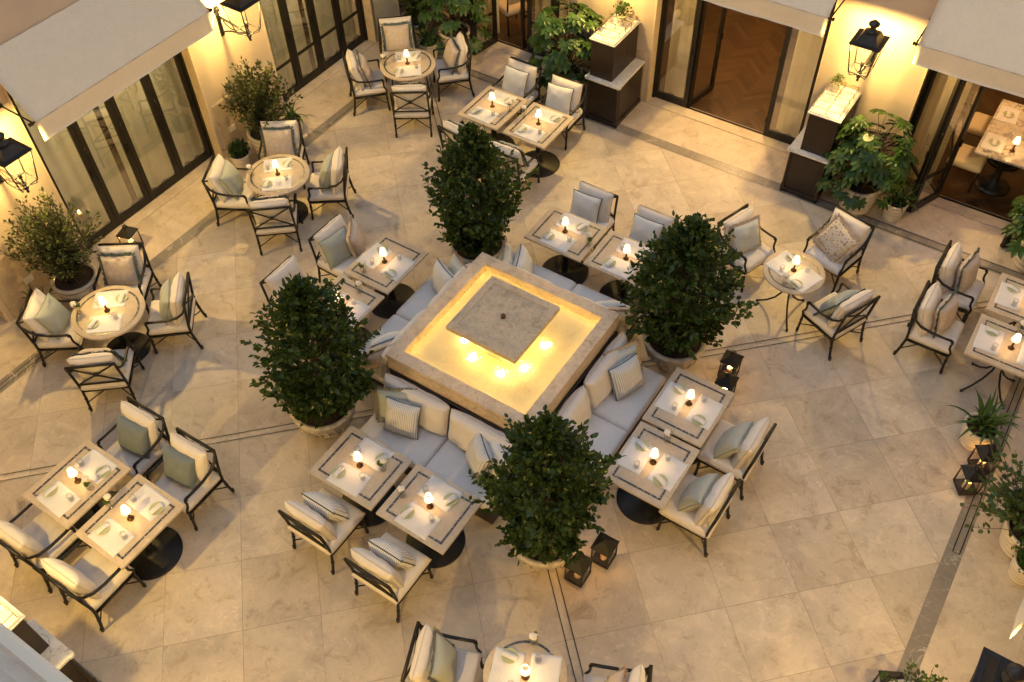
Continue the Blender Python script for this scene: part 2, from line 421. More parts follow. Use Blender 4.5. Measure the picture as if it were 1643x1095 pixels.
for sx, sy in ((1,1),(1,-1),(-1,1),(-1,-1)):
    ex, ey = (SX1 if sx > 0 else SX0), (SY1 if sy > 0 else SY0); m = min(abs(ex), abs(ey))
    if (sx, sy) == (1, -1): m = 3.5
    for k in (-.045, .045):
        d = k*.7071
        slot(sx*1.2+d*sy, sy*1.2-d*sx, sx*m+d*sy, sy*m-d*sx)
for k in (.075, .15): slot(SX1+k, .78, SX1+k, 5.2, .012)
slot(SX1+.075, .78, SX1+.15, .78, .006)
slot(SX0-.05, -5.2, SX0-.05, -2.0, .010); slot(SX0-.12, -5.2, SX0-.12, -2.0, .010)
slot(SX0-.05, 2.9, SX0-.05, 5.2, .010)
for k in (.03, .16): slot(1.7, SY1+k, 5.2, SY1+k, .010); slot(-5.2, SY1+k, -2.2, SY1+k, .010)
tag(b.build('drain_slot', slot_m), kind='structure')
def herring(x0, x1, y0, y1, z, name):
    b = MB(); wd, L = .085, .51; c, s_ = math.cos(PI/4), math.sin(PI/4)
    R_ = int(max(x1-x0, y1-y0)/wd)+6; cx, cy = (x0+x1)/2, (y0+y1)/2
    for i in range(-R_, R_+1):
        for j in range(-R_//5, R_//5+1):
            ox, oy = i*wd-j*L, i*wd+j*L
            for (ax, ay, bx, by) in ((0,0,L,wd), (0,wd,wd,wd+L)):
                q = [(ox+ax+.002, oy+ay+.002), (ox+bx-.002, oy+ay+.002), (ox+bx-.002, oy+by-.002), (ox+ax+.002, oy+by-.002)]
                p = [(cx+c*u-s_*v, cy+s_*u+c*v) for u, v in q]
                mx, my = sum(t[0] for t in p)/4, sum(t[1] for t in p)/4
                if x0 < mx < x1 and y0 < my < y1: b.add([(px, py, z) for px, py in p], [(0,1,2,3)])
    return tag(b.build(name, wood_m), kind='structure')
herring(-6.2, 6.2, 6.5, 10.0, .016, 'room_floor')
b = MB(); sheet(b, -6.6, 6.6, 6.5, 10.4, .011); sheet(b, -10.4, -6.62, -6.2, 6.2, .011); sheet(b, 6.55, 9.4, -6.2, 6.2, .011)
tag(b.build('room_subfloor', simple('subfloor', (.03, .013, .006), .4)), kind='structure')
b = MB()   # rooms behind the glass: walls and ceilings
b.box(-6.6, 6.6, 10.0, 10.2, 0, 3.1); b.box(-6.6, 6.6, 6.75, 10.2, 3.1, 3.2); b.box(-6.6, -6.45, 6.75, 10.0, 0, 3.1); b.box(6.45, 6.6, 6.75, 10.0, 0, 3.1)
b.box(-10.2, -10, -6.4, 6.4, 0, 3.1); b.box(-10.2, -6.85, -6.4, 6.4, 3.1, 3.2); b.box(-10, -6.85, 6.3, 6.4, 0, 3.1); b.box(-10, -6.85, -6.4, -6.3, 0, 3.1)
b.box(9.2, 9.4, -6.4, 6.4, 0, 3.1); b.box(6.85, 9.4, -6.4, 6.4, 3.1, 3.2); b.box(6.85, 9.2, 6.3, 6.4, 0, 3.1); b.box(6.85, 9.2, -6.4, -6.3, 0, 3.1)
tag(b.build('interior_room', room_wall_m), kind='structure')

# ------------------------------------------------------------------ walls with openings (local frame: x along wall, y = depth behind face, z up)
OH = 2.95; WT = .5; TOPZ = 10.6; DP = .21
def frameM(side):
    if side == 'left':  return Matrix(((0,-1,0,XL),(1,0,0,0),(0,0,1,0),(0,0,0,1)))     # local x -> +Y, local y -> -X
    if side == 'back':  return Matrix(((1,0,0,0),(0,1,0,YB),(0,0,1,0),(0,0,0,1)))
    if side == 'right': return Matrix(((0,1,0,XR),(-1,0,0,0),(0,0,1,0),(0,0,0,1)))     # local x -> -Y, local y -> +X
    return Matrix(((-1,0,0,0),(0,-1,0,YF),(0,0,1,0),(0,0,0,1)))
def wall(side, label, ops, ext, outlets=(), sillw=()):
    o = thing('courtyard_wall', label, 'wall'); o.matrix_local = frameM(side)
    b = MB(); a = -ext
    for (p, q) in ops: b.box(a, p, 0, WT, 0, OH); a = q
    b.box(a, ext, 0, WT, 0, OH); b.box(-ext, ext, 0, WT, OH, TOPZ)
    b.build('plaster_face', plaster_m, o)
    b = MB(); a = -ext
    def wz(p, q):
        b.box(p, q, -.018, -.001, .0, .95); b.add([(p,-.018,.95),(q,-.018,.95),(q,-.001,.985),(p,-.001,.985)], [(0,1,2,3)])
    for (p, q) in ops: wz(a, p-.06); a = q+.06
    wz(a, ext); b.build('wainscot', wains_m, o)
    for (p, q) in ops:
        b = MB(); b.box(p+.001, p+.03, -.004, DP+.03, .021, OH-.001); b.box(q-.03, q-.001, -.004, DP+.03, .021, OH-.001); b.box(p+.03, q-.03, -.004, DP+.03, OH-.03, OH-.001)
        b.build('door_surround', jamb_m, o)
    for x, z in outlets:
        b = MB(); b.rbox(x-.07, x+.07, -.028, -.019, z-.05, z+.05, .004); b.box(x-.045, x-.005, -.030, -.028, z-.03, z+.03); b.box(x+.005, x+.045, -.030, -.028, z-.03, z+.03)
        b.build('power_outlet', white_plastic, o)
    for x0, x1, z in sillw:
        b = MB(); b.rbox(x0, x1, -.14, -.001, z, z+.09, .012); b.build('window_sill', ledge_m, o)
    return o
DL = [(-5.35, -2.69), (-1.30, 1.43), (2.85, 5.33)]
DB = [(-5.30, -2.72), (-1.37, 1.34), (2.70, 5.30)]
wall('left', 'lamp-lit plaster wall with glass doors along the left of the courtyard', DL, 6.36, [(-2.2, .42), (1.72, .42)], [(-.9, .6, 4.35)])
wall('back', 'lamp-lit plaster wall with open doors along the far side of the courtyard', DB, 6.8)
wall('right', 'plaster wall at the lower right edge, behind the big lantern', [(-1.4, 1.4)], 6.28)
wl = wall('front', 'plaster wall below the viewer at the lower left', [(-1.4, 1.4)], 6.8)

# ------------------------------------------------------------------ doors
def leaf(parent, w, h, M, bar=False, st=.075):
    b = MB(); t = .024
    b.rbox(0, st, -t, t, 0, h, .006); b.rbox(w-st, w, -t, t, 0, h, .006)
    b.box(st, w-st, -t+.002, t-.002, 0, .12); b.box(st, w-st, -t+.002, t-.002, h-.09, h)
    if bar: b.box(st, w-st, -.016, .016, .58, .62)
    b.box(w-st*.6, w-st*.4, -t-.03, -t, .98, 1.10)
    o = b.build('door_leaf', dframe_m, parent, M=M)
    p = MB(); p.box(st-.004, w-st+.004, -.004, .004, .116, h-.086); p.build('pane', pane_m, o)
    for z in (.3, 1.4, 2.5):
        hb = MB(); hb.tube([(0,-t-.006,z-.05),(0,-t-.006,z+.05)], .010, 8); hb.build('hinge', iron_m, o)
    return o
def curtain(x0, x1, y, h, phase=0.0, name='curtain', parent=None, amp=.024, label=None):
    n = int((x1-x0)/.018); vs = []; fs = []
    for k in range(6):
        z = .03+(h-.03)*k/5
        for i in range(n+1):
            x = x0+(x1-x0)*i/n; a = amp*(1.25-.5*k/5)
            vs.append((x, y+a*math.sin(x*26+phase+1.1*math.sin(x*5+phase)), z+(.012*math.sin(x*9) if k == 0 else 0)))
    for k in range(5):
        for i in range(n): fs.append((k*(n+1)+i, k*(n+1)+i+1, (k+1)*(n+1)+i+1, (k+1)*(n+1)+i))
    b = MB(); b.add(vs, fs, 0, True); return b.build(name, curtain_m, parent)
def door(side, op, label, leaves, cur=(), bars=False):
    """leaves: list of (x0, x1) straight in the frame, or ((x0,y0),(x1,y1)) swung, local wall coordinates"""
    o = thing('folding_glass_door', label, 'glass door', group='folding glass doors'); o.matrix_local = frameM(side)
    p, q = op; b = MB(); y0, y1 = DP-.03, DP+.05; h = OH-.03
    p += .03; q -= .03
    b.box(p, p+.045, y0, y1, .02, h); b.box(q-.045, q, y0, y1, .02, h); b.box(p+.045, q-.045, y0, y1, h-.06, h)
    b.build('frame', dframe_m, o)
    b = MB(); b.box(p-.028, q+.028, .0, DP+.06, .0045, .018); b.build('sill', border_m, o)
    b = MB(); b.box(p+.045, q-.045, DP+.0, DP+.045, .018, .024); b.box(p+.045, q-.045, DP+.016, DP+.022, .024, .028); b.build('floor_track', iron_m, o)
    for lf in leaves:
        if isinstance(lf[0], tuple):
            (ax, ay), (bx, by) = lf; w = math.hypot(bx-ax, by-ay); M = T((ax, ay, .03)) @ R(math.atan2(by-ay, bx-ax), 'Z')
        else: w = lf[1]-lf[0]; M = T((lf[0], DP+.01, .03))
        leaf(o, w, h-.1, M, bars)
    for i, (x0, x1) in enumerate(cur):
        c = curtain(x0, x1, DP+.20, 2.75, i*2.1+p, 'curtain', o)
    return o
def even(p, q, n, g=.075): 
    p += g; q -= g; return [(p+(q-p)*i/n+.002, p+(q-p)*(i+1)/n-.002) for i in range(n)]
door('left', DL[0], 'dark-framed glass door mostly cut off at the left edge', even(*DL[0], 4), [(-5.2, -2.8)])
door('left', DL[1], 'closed dark-framed glass door under the long left awning', even(*DL[1], 4), [(-1.2, -.1), (.0, 1.36)])
door('left', DL[2], 'closed dark-framed glass door with low glazing bars, left of the farthest round table', even(*DL[2], 4), [(2.9, 4.0), (4.1, 5.25)], True)
door('back', DB[0], 'half-open dark glass door behind the farthest round table', [((-5.2, DP), (-4.62, -.39)), ((-4.6, -.39), (-4.50, .19)), ((-3.98, DP+.01), (-3.9, .85)), (-3.85, -3.3), (-3.3, -2.78)], [(-5.2, -4.6), (-3.8, -2.8)], True)
door('back', DB[1], 'open glass door with a swung leaf between the two waiter stations', [(-1.32, -.70), ((-.69, DP+.03), (-.57, DP+.71)), (.66, 1.29)], [(-1.22, -.88), (.78, 1.26)])
door('back', DB[2], 'bifold glass door standing open in front of the marble dining table', [((2.78, DP), (3.215, -.37)), ((3.225, -.37), (3.47, .19)), ((4.62, .2), (4.56, -.40)), ((4.55, -.40), (5.2, DP))], [(2.78, 3.3)], True)
door('right', (-1.4, 1.4), 'glass door in the right wall under the awning tip', even(-1.4, 1.4, 4), [(-1.3, 1.3)])
door('front', (-1.4, 1.4), 'glass door in the wall below the viewer', even(-1.4, 1.4, 4), [(-1.3, 1.3)])
rl = thing('added_ceiling_light', 'unseen ceiling light added to brighten the room behind the open doors', 'lamp', (0, 8.0, 3.05))  # added fixture out of view, holds the fill lamps of the back room
b = MB(); b.lathe([(.16, 0), (.16, .05)], 24); b.build('housing', brass_m, rl)
for x in (-4.4, -.3, 4.2): lamp('room_fill_light', rl, (x, .1 if x else .3, -.35), P_ROOM*(1.0 if x < -3 else 1.9 if x < 3 else .9), (1, .62, .27), .12)
rl2 = thing('added_ceiling_light', 'unseen ceiling light added to brighten the room behind the left glass doors', 'lamp', (-8.2, 0, 3.05))  # likewise added and unseen, brightens the left room and its curtains
b = MB(); b.lathe([(.16, 0), (.16, .05)], 24); b.build('housing', brass_m, rl2)
for y in (-4.0, .1, 4.1): lamp('room_fill_light', rl2, (.2, y, -.4), P_ROOM*1.15, (1, .80, .50), .12)

# ------------------------------------------------------------------ awnings
def awning(side, c, hw, label, zt=3.42, zb=2.76, out=.60, val=.27):
    o = thing('awning', label, 'awning', group='canvas awnings over the doors'); o.matrix_local = frameM(side)
    b = MB(); n = 24; vs = []; fs = []
    for j in range(9):
        t = j/8
        for i in range(n+1):
            x = c-hw+2*hw*i/n; sag = -.018*math.sin(PI*t)*(1+.25*math.sin(i*1.1))+.004*math.sin(i*.9+t*5+c)*math.sin(PI*t)+.003*math.sin(i*2.3-t*3)
            vs.append((x, -.02-(out+.005)*t, zt+(zb-zt)*t+sag))
    m = (n+1)
    for j in range(8):
        for i in range(n): fs.append((j*m+i, j*m+i+1, (j+1)*m+i+1, (j+1)*m+i))
    k = len(vs); vs2 = [(x, y-.0, z-.010) for x, y, z in vs]
    b.add(vs+vs2, fs+[tuple(reversed([q+k for q in f])) for f in fs]+[(i, i+k, i+k+m, i+m) for i in range(0, 8*m, m)]+[(i+n, i+n+m, i+n+m+k, i+n+k) for i in range(0, 8*m, m)], 0, True)
    b.build('canopy', awn_m, o)
    b = MB(); vs = []; fs = []
    for j in range(7):
        t = j/6
        for i in range(n*2+1):
            x = c-hw+hw*i/n; vs.append((x, -out-.030-.008*math.sin(i*.30+c)*t-.004*math.sin(i*.9)*t, zb-.012-val*t+.006*math.sin(i*.30+c)*t*0))
    m = 2*n+1
    for j in range(6):
        for i in range(2*n): fs.append((j*m+i, j*m+i+1, (j+1)*m+i+1, (j+1)*m+i))
    k = len(vs); b.add(vs+[(x, y+.006, z) for x, y, z in vs], fs+[tuple(reversed([q+k for q in f])) for f in fs]+[(6*m+i, 6*m+i+k, 6*m+i+1+k, 6*m+i+1) for i in range(2*n)]+[(j*m, (j+1)*m, (j+1)*m+k, j*m+k) for j in range(6)]+[(j*m+2*n, j*m+2*n+k, (j+1)*m+2*n+k, (j+1)*m+2*n) for j in range(6)], 0, True)
    b.build('valance', awn_m, o)
    b = MB(); b.tube([(c-hw-.05, -out+.02, zb-.03), (c+hw+.05, -out+.02, zb-.03)], .014, 10)
    for sgn in (-1, 1): b.tube([(c+sgn*(hw+.05), -out+.02, zb-.03), (c+sgn*(hw+.075), -out+.02, zb-.03)], [.024, .024], 10); b.tube([(c+sgn*(hw+.02), -out+.02, zb-.03), (c+sgn*(hw+.04), -out+.02, zb-.03)], .026, 10)
    b.build('front_bar', iron_m, o)
    for sgn in (-1, 1):
        b = MB(); b.tube([(c+sgn*(hw+.03), -out, zb), (c+sgn*(hw+.03), -.02, zb+.02)], .011, 8); b.tube([(c+sgn*(hw+.03), -.03, zb+.02), (c+sgn*(hw+.03), 0, zb+.02)], .03, 10); b.build('arm', iron_m, o)
    return o
awning('left', .045, 1.44, 'long beige canvas awning on the left wall')
awning('back', -.01, 1.41, 'beige canvas awning over the open doorway in the back wall')
awning('back', 4.0, 1.41, 'beige canvas awning at the upper right corner')
awning('right', 0.0, 1.44, 'beige awning tip peeking in at the lower right edge')

# ------------------------------------------------------------------ ledge under the viewer
lo = thing('window_ledge', 'blurred grey stone ledge cutting the lower left corner', 'ledge', (0,0,0))
LEDGE = lo

# ------------------------------------------------------------------ wall lanterns
def lantern_proto():
    o = thing('wall_lantern', '', 'lantern', group='wall lanterns beside the doors')   # origin: wall plate; arm reaches out along -y (local wall frame)
    D = .60; zc = 0.0
    b = MB()
    b.rbox(-.035, .035, -.018, 0, -.40, .02, .008); b.tube([(0,-.01,.02),(0,-.01,.07)], [.05,.035], 8); b.tube([(-.05,-.012,.0),(.05,-.012,.0)], .018, 8)
    b.tube([(0, -.02, -.08), (0, -D*.5, -.12), (0, -D, -.165)], .017, 10)
    b.tube([(0,-.02,-.34),(0,-.09,-.30),(0,-.22,-.255),(0,-.36,-.235),(0,-.48,-.20),(0,-D,-.19)], .013, 8)
    b.tube([(0,-.10,-.12),(0,-.14,-.17),(0,-.20,-.205),(0,-.28,-.215),(0,-.31,-.20)], .009, 8)
    b.build('bracket', lant_m, o)
    b = MB(); M = T((0,-D,0))
    zb, zt, rb, rt_ = -.11, .315, .125, .185
    for sx in (-1,1):
        for sy in (-1,1): b.tube([(sx*rb,sy*rb,zb),(sx*rt_,sy*rt_,zt)], .009, 6, M=M)
    for z, r_ in ((zb, rb), (zt, rt_)):
        for i in range(4):
            c = [(-1,-1),(1,-1),(1,1),(-1,1)]; p, q = c[i], c[(i+1)%4]; b.tube([(p[0]*r_,p[1]*r_,z),(q[0]*r_,q[1]*r_,z)], .008, 6, M=M)
    for i in range(4):
        a = PI/4+i*PI/2; ca, sa = math.cos(a)*1.0, math.sin(a)*1.0
        b.tube([(ca*.165,sa*.165,zb),(ca*.15,sa*.15,zb-.05),(ca*.08,sa*.08,zb-.065),(0,0,zb-.07)], .008, 6, M=M)
    b.lathe([(.0,-.29),(.014,-.285),(.02,-.265),(.012,-.25),(.03,-.225),(.034,-.20),(.018,-.17),(.03,-.155),(.03,-.14)], 12, M=M)
    b.tube([(0,0,-.14),(0,0,-.06)], .012, 8, M=M); b.tube([(0,0,-.06),(0,0,.02)], [.022,.022], 8, M=M)
    b.build('cage', lant_m, o)
    b = MB(); 
    b.frus(0,0,.325,.205,.205,.34,.205,.205,M=M); b.frus(0,0,.34,.17,.17,.345,.165,.165,M=M)
    b.frus(0,0,.345,.15,.15,.44,.098,.098,M=M); b.frus(0,0,.44,.092,.092,.452,.088,.088,M=M)
    b.lathe([(.075,.452),(.07,.47),(.045,.49),(.035,.51),(.04,.53),(.068,.55),(.074,.57),(.06,.59),(.035,.605),(.02,.62),(.0,.625)], 20, M=M)
    b.build('roof', lant_m, o)
    b = MB()
    for i in range(4):
        c = [(-1,-1),(1,-1),(1,1),(-1,1)]; p, q = c[i], c[(i+1)%4]
        b.add([(p[0]*rb,p[1]*rb,zb),(q[0]*rb,q[1]*rb,zb),(q[0]*rt_,q[1]*rt_,zt),(p[0]*rt_,p[1]*rt_,zt)], [(0,1,2,3)], M=M)
    b.build('glass', clear_m, o)
    lamp('lantern_light', o, (0,-D,.275), P_LANT, WARM, .05)
    return o
LP = Proto(lantern_proto())
def wl_put(side, x, label):
    LP.put((0,0,0), 0, label, M=frameM(side) @ T((x, 0, 2.275)))
wl_put('left', -1.86, 'black wall lantern cut by the left edge above the olive bush')
wl_put('left', 2.06, 'black scroll-bracket wall lantern at the top left corner of the photo')
wl_put('back', 1.99, 'black wall lantern between the two awnings, upper right')
wl_put('back', -1.99, 'wall lantern above the waiter station beside the fatsia plant')
wl_put('right', 1.90, 'large dark lantern top at the lower right corner')
wl_put('front', 1.95, 'wall lantern over the waiter station at the lower left')
wl_put('front', -1.95, 'wall lantern on the near wall by the bottom round table')

# ------------------------------------------------------------------ fountain
ft = thing('fountain', 'square raised stone fountain with glowing amber water and a stone slab in its centre', 'fountain')
b = MB()
for i in range(4):
    M = R(i*PI/2, 'Z')
    v = [(-1.0,-1.0),(1.0,-1.0),(.848,-.848),(-.848,-.848)]
    b.add([(x,y,1.03) for x,y in v]+[(x,y,1.085) for x,y in v], [(4,5,6,7),(0,1,5,4),(3,2,1,0),(2,3,7,6)], M=M)
b.build('coping', stone_m, ft)
b = MB()
for i in range(4):
    M = R(i*PI/2, 'Z'); (b.box(-.97, .87, -.97, -.87, .55, 1.029, M=M), b.rbox(-.996, .96, -.996, -.972, .835, 1.010, .006, M=M))
b.build('basin_wall', stone_m, ft)
b = MB(); b.box(-.869, .869, -.869, .869, .70, .915); b.build('basin_floor', basinfl_m, ft)
b = MB(); b.box(-.25, .25, -.25, .25, .916, 1.334); b.build('pedestal', basinfl_m, ft)
b = MB(); bb = .385; b.box(-bb, bb, -bb, bb, 1.336, 1.384)
for i in range(4):
    M = R(i*PI/2, 'Z'); v = [(-.478,-.478),(.478,-.478),(bb-.001,-bb+.001),(-bb+.001,-bb+.001)]; v2 = [(-.472,-.472),(.472,-.472),(bb+.006,-bb-.006),(-bb-.006,-bb-.006)]
    b.add([(x,y,1.335) for x,y in v]+[(x,y,1.394) for x,y in v]+[(x,y,1.40) for x,y in v2], [(3,2,1,0),(0,1,5,4),(2,3,7,6),(4,5,9,8),(8,9,10,11),(10,6,7,11)], M=M)
b.build('slab', island_m, ft)
b = MB(); b.lathe([(.0,1.384),(.028,1.384),(.03,1.415),(.022,1.425),(.018,1.42),(.0,1.42)], 20, cap=False); b.build('nozzle', bronze_m, ft)
b = MB(); n = 40; vs = [(-.868+1.736*i/n, -.868+1.736*j/n, .985) for j in range(n+1) for i in range(n+1)]
b.add(vs, [(j*(n+1)+i, j*(n+1)+i+1, (j+1)*(n+1)+i+1, (j+1)*(n+1)+i) for j in range(n) for i in range(n) if not (abs(-.868+1.736*(i+.5)/n) < .21 and abs(-.868+1.736*(j+.5)/n) < .21)], 0, True)
b.build('water', water_m, ft)
LED = emit('amber_led_strip', (1.0, .72, .19), 3.3); LED2 = emit('amber_led_strip_bright', (1.0, .74, .24), 5.5)
for i in range(4):
    M = R(i*PI/2, 'Z'); b = MB(); b.box(-.84, .84, -.868, -.860, 1.020, 1.028); b.build('led_strip', LED, ft, M=M)
    b = MB(); b.box(-.26, .26, -.30, -.27, 1.322, 1.333); b.build('led_strip', LED2, ft, M=M)
for x, y in ((-.43,-.22),(-.19,-.39),(.22,-.41),(.41,-.20),(.43,.22)):
    b = MB(); b.lathe([(.046,.001),(.046,.004),(.03,.010),(0,.012)], 20, cap=False); b.build('lens', lens_m, ft, (x,y,.9155))
    lamp('underwater_light', ft, (x, y, 1.02), P_WATER, (1.0, .70, .22), .03)
b = MB()
for i in range(190):
    a = random.choice([(-.40,-.26),(-.17,-.43),(.24,-.45),(.44,-.22),(.47,.21)]); d = random.gauss(0,.042), random.gauss(0,.042)
    r_ = .003+.009*random.random()**2; b.lathe([(r_,0),(r_*.6,r_*.35),(0,r_*.45)], 8, M=T((a[0]+d[0],a[1]+d[1],.9855)), cap=False)
tag(b.build('bubbles', emit('self_lit_bubble', (1,.9,.6), .7), ft), kind='stuff')  # sparkle of lit foam put into the material: bubbles emit by themselves

# ------------------------------------------------------------------ cushions
def cushion_mesh(w, h, t, n=4, m=2.2, c=.06, N=15, seed=0, wr=.006, mats=None, pipe=None, fringe=None, name='cushion', bend=0.0, ruffle=False):
    rg = np.random.default_rng(seed)
    s = np.linspace(-1, 1, N); u1 = np.sign(s)*(1-(1-np.abs(s))**1.7)
    U, V = np.meshgrid(u1, u1)
    X = w/2*U*(1-c*(1-V**2)*np.abs(U)**3); Y = h/2*V*(1-c*(1-U**2)*np.abs(V)**3)
    th = np.clip((1-np.abs(U)**n)*(1-np.abs(V)**n), 0, 1)**(1/m)
    ph = rg.uniform(0, 6.28, 6); k = rg.uniform(4, 9, 6)
    wz = wr*(np.sin(U*k[0]+ph[0]+2*V)+np.sin(V*k[1]+ph[1]-2*U)+.7*np.sin(U*k[2]*1.7+V*k[3]+ph[2]))*th
    bow = bend*(U**2)
    Zt = t/2*th+wz+bow; Zb = -t/2*th+wz+bow
    b = MB(); idx = np.arange(N*N).reshape(N, N)
    vt = np.stack([X, Y, Zt], -1).reshape(-1, 3); vs = [tuple(v) for v in vt]
    bot = idx.copy(); k0 = N*N
    for j in range(N):
        for i in range(N):
            if 0 < i < N-1 and 0 < j < N-1: bot[j, i] = k0; k0 += 1; vs.append((X[j,i], Y[j,i], Zb[j,i]))
    fs = []
    for j in range(N-1):
        for i in range(N-1):
            fs.append((idx[j,i], idx[j,i+1], idx[j+1,i+1], idx[j+1,i])); fs.append((bot[j,i], bot[j+1,i], bot[j+1,i+1], bot[j,i+1]))
    b.add(vs, [tuple(int(q) for q in f) for f in fs], 0, True)
    rim = [idx[0,i] for i in range(N-1)]+[idx[j,N-1] for j in range(N-1)]+[idx[N-1,i] for i in range(N-1,0,-1)]+[idx[j,0] for j in range(N-1,0,-1)]
    rp = [Vector(vs[q]) for q in rim]
    ex = None
    if pipe is not None:
        e = MB(); e.tube(rp, .0065, 6, closed=True); ex = ('piping', e.mesh('piping', pipe))
    if fringe is not None:
        e = MB(); L = len(rp); M_ = 5
        for q in range(L):
            a, c2 = rp[q], rp[(q+1) % L]
            for g in range(M_):
                p = a.lerp(c2, g/M_); p2 = a.lerp(c2, (g+1.15)/M_)
                d = Vector((p.x/(w/2), p.y/(h/2), 0)); mx = max(abs(d.x), abs(d.y))
                d = Vector((d.x if abs(d.x) > mx*.93 else d.x*.15, d.y if abs(d.y) > mx*.93 else d.y*.15, 0)).normalized()
                ln = rg.uniform(.030, .052); zz = rg.uniform(-.016, .016) if not ruffle else .016*math.sin((q*M_+g)*.9)
                e.add([p-d*.012+Vector((0,0,.007)), p2-d*.012+Vector((0,0,.007)), p2+d*ln+Vector((0,0,zz)), p+d*ln*1.02+Vector((0,0,zz-.008))], [(0,1,2,3)])
                e.add([p-d*.012-Vector((0,0,.007)), p2-d*.012-Vector((0,0,.007)), p2+d*ln*.95+Vector((0,0,zz*.4-.01)), p+d*ln*.9+Vector((0,0,zz*.4-.006))], [(0,1,2,3)])
        ex = ('fringe', e.mesh('fringe', fringe))
    return b.mesh(name, mats), ex
def add_cushion(name, cm, parent, M):
    o = link(name, cm[0], parent, M=M)
    if cm[1]: link(cm[1][0], cm[1][1], o)
    return o

# ------------------------------------------------------------------ chairs
SEAT = cushion_mesh(.56, .57, .125, 14, 3.2, .0, 15, 1, .002, cush_m, pipe_cream, name='seat_cushion')
SEATB = cushion_mesh(.60, .60, .15, 14, 3.2, .0, 15, 3, .002, sofa_m, pipe_cream, name='seat_cushion')
BACK = cushion_mesh(.54, .47, .17, 5, 2.1, .03, 17, 2, .005, cush_m, pipe_cream, name='back_cushion')
def collar(b, x, y, z): b.tube([(x,y,z-.012),(x,y,z+.012)], .021, 8)
def chair(arms):
    o = thing('armchair' if arms else 'dining_chair', '', 'chair')
    hw_ = .285; ys, yt = -.255, -.305
    zt = .86 if arms else .82
    for sx in (-1, 1):
        x = sx*hw_
        b = MB(); b.tube([(x,-.315,0),(x,-.305,.02),(x,-.275,.18),(x,ys,.33),(x,-.258,.45),(x,-.278,.62),(x,yt-.005,zt)], .0165, 8, flat=(1,1.1)); collar(b, x, -.309, .045); collar(b, x, -.272, .2); b.build('rear_leg', iron_m, o)
        b = MB(); b.tube([(x,.29,0),(x,.285,.02),(x,.275,.2),(x,.27,.34)], .0165, 8); collar(b, x, .286, .045); collar(b, x, .274, .24); b.build('front_leg', iron_m, o)
        if arms:
            b = MB(); X = x*1.0
            b.tube([(X,-.296,.79),(X*1.02,-.25,.71),(X*1.04,-.16,.645),(X*1.05,-.02,.618),(X*1.05,.14,.615),(X*1.05,.235,.62)], .0165, 8, flat=(1.15,.8))
            b.tube([(X*1.05,.215,.618),(X*1.05,.24,.615),(X*1.045,.252,.585),(X*1.03,.245,.53),(X*1.02,.25,.47),(X*1.01,.285,.40),(X,.275,.335)], .0145, 8)
            b.tube([(X*1.05,.225,.60),(X*1.05,.255,.60)], .021, 8); b.build('arm', iron_m, o)
    b = MB()
    for y in (ys, .27): b.tube([(-hw_,y,.33),(hw_,y,.33)], .014, 6)
    for x in (-hw_, hw_): b.tube([(x,ys,.33),(x,.27,.33)], .014, 6)
    b.box(-hw_+.01, hw_-.01, ys+.01, .26, .318, .328); b.build('seat_frame', iron_m, o)
    b = MB(); b.tube([(-hw_-.008,yt-.005,zt),(hw_+.008,yt-.005,zt)], .019, 8, flat=(1,1)); b.build('top_rail', iron_m, o); b = MB(); b.tube([(-hw_,-.262,.47),(hw_,-.262,.47)], .014, 6)
    b.build('lower_rail', iron_m, o)
    b = MB(); b.tube([(-hw_,-.262,.47),(0,-.285,.66),(hw_,yt,zt-.01)], .012, 6); b.tube([(hw_,-.266,.47),(0,-.289,.66),(-hw_,yt-.004,zt-.01)], .012, 6); b.box(-.024,.024,-.30,-.275,.64,.685); b.build('back_cross', iron_m, o)
    b = MB(); b.tube([(-hw_,-.283,.14),(hw_,.279,.145)], .008, 6); b.tube([(hw_,-.283,.14),(-hw_,.279,.155)], .008, 6); b.build('stretcher', iron_m, o)
    add_cushion('seat_cushion', SEAT if arms else SEATB, o, T((0,.012,.393 if arms else .405)))
    add_cushion('back_cushion', BACK, o, T((0,-.165,.685)) @ R(math.radians(90+13), 'X'))
    return o
ARM = Proto(chair(True)); PLAIN = Proto(chair(False))
CH = {}
def put_chair(key, x, y, fx, fy, label, group, arms=True, rear=True):
    L = math.hypot(fx, fy); fx /= L; fy /= L; yw = math.atan2(-fx, fy)
    if rear: x += fx*.30; y += fy*.30
    yw += random.uniform(-.015, .015)
    (ARM if arms else PLAIN).put((x, y, 0), yw, label, group)
    CH[key] = T((x, y, 0)) @ R(yw, 'Z')
TD = dict(T1='leftmost round table', T2='middle round table on the left', T3='farthest round table', T4='round table right of the fountain', T6='round table at the bottom edge',
    FA='left table before the fountain', FB='right table before the fountain', RA='far table right of the fountain', RB='near table right of the fountain',
    LA='far table left of the fountain', LB='near table left of the fountain', BA='left table beyond the fountain', BB='right table beyond the fountain',
    GA='left table at the lower left', GB='right table at the lower left', UA='left table at the top', UB='right table at the top',
    EA='far table at the right edge', EB='near table at the right edge')
TP = dict(T1=(-4.62,-2.16), T2=(-4.62,1.0), T3=(-4.71,4.21), T4=(2.42,3.12), T6=(2.34,-3.17),
    FA=(-.435,-2.215), FB=(.515,-2.215), RA=(2.235,.465), RB=(2.245,-.46), LA=(-2.17,.43), LB=(-2.17,-.51), BA=(-.45,2.175), BB=(.48,2.175),
    GA=(-2.935,-4.06), GB=(-2.08,-4.06), UA=(-2.87,3.98), UB=(-2.03,3.98), EA=(5.11,4.15), EB=(5.09,3.30))
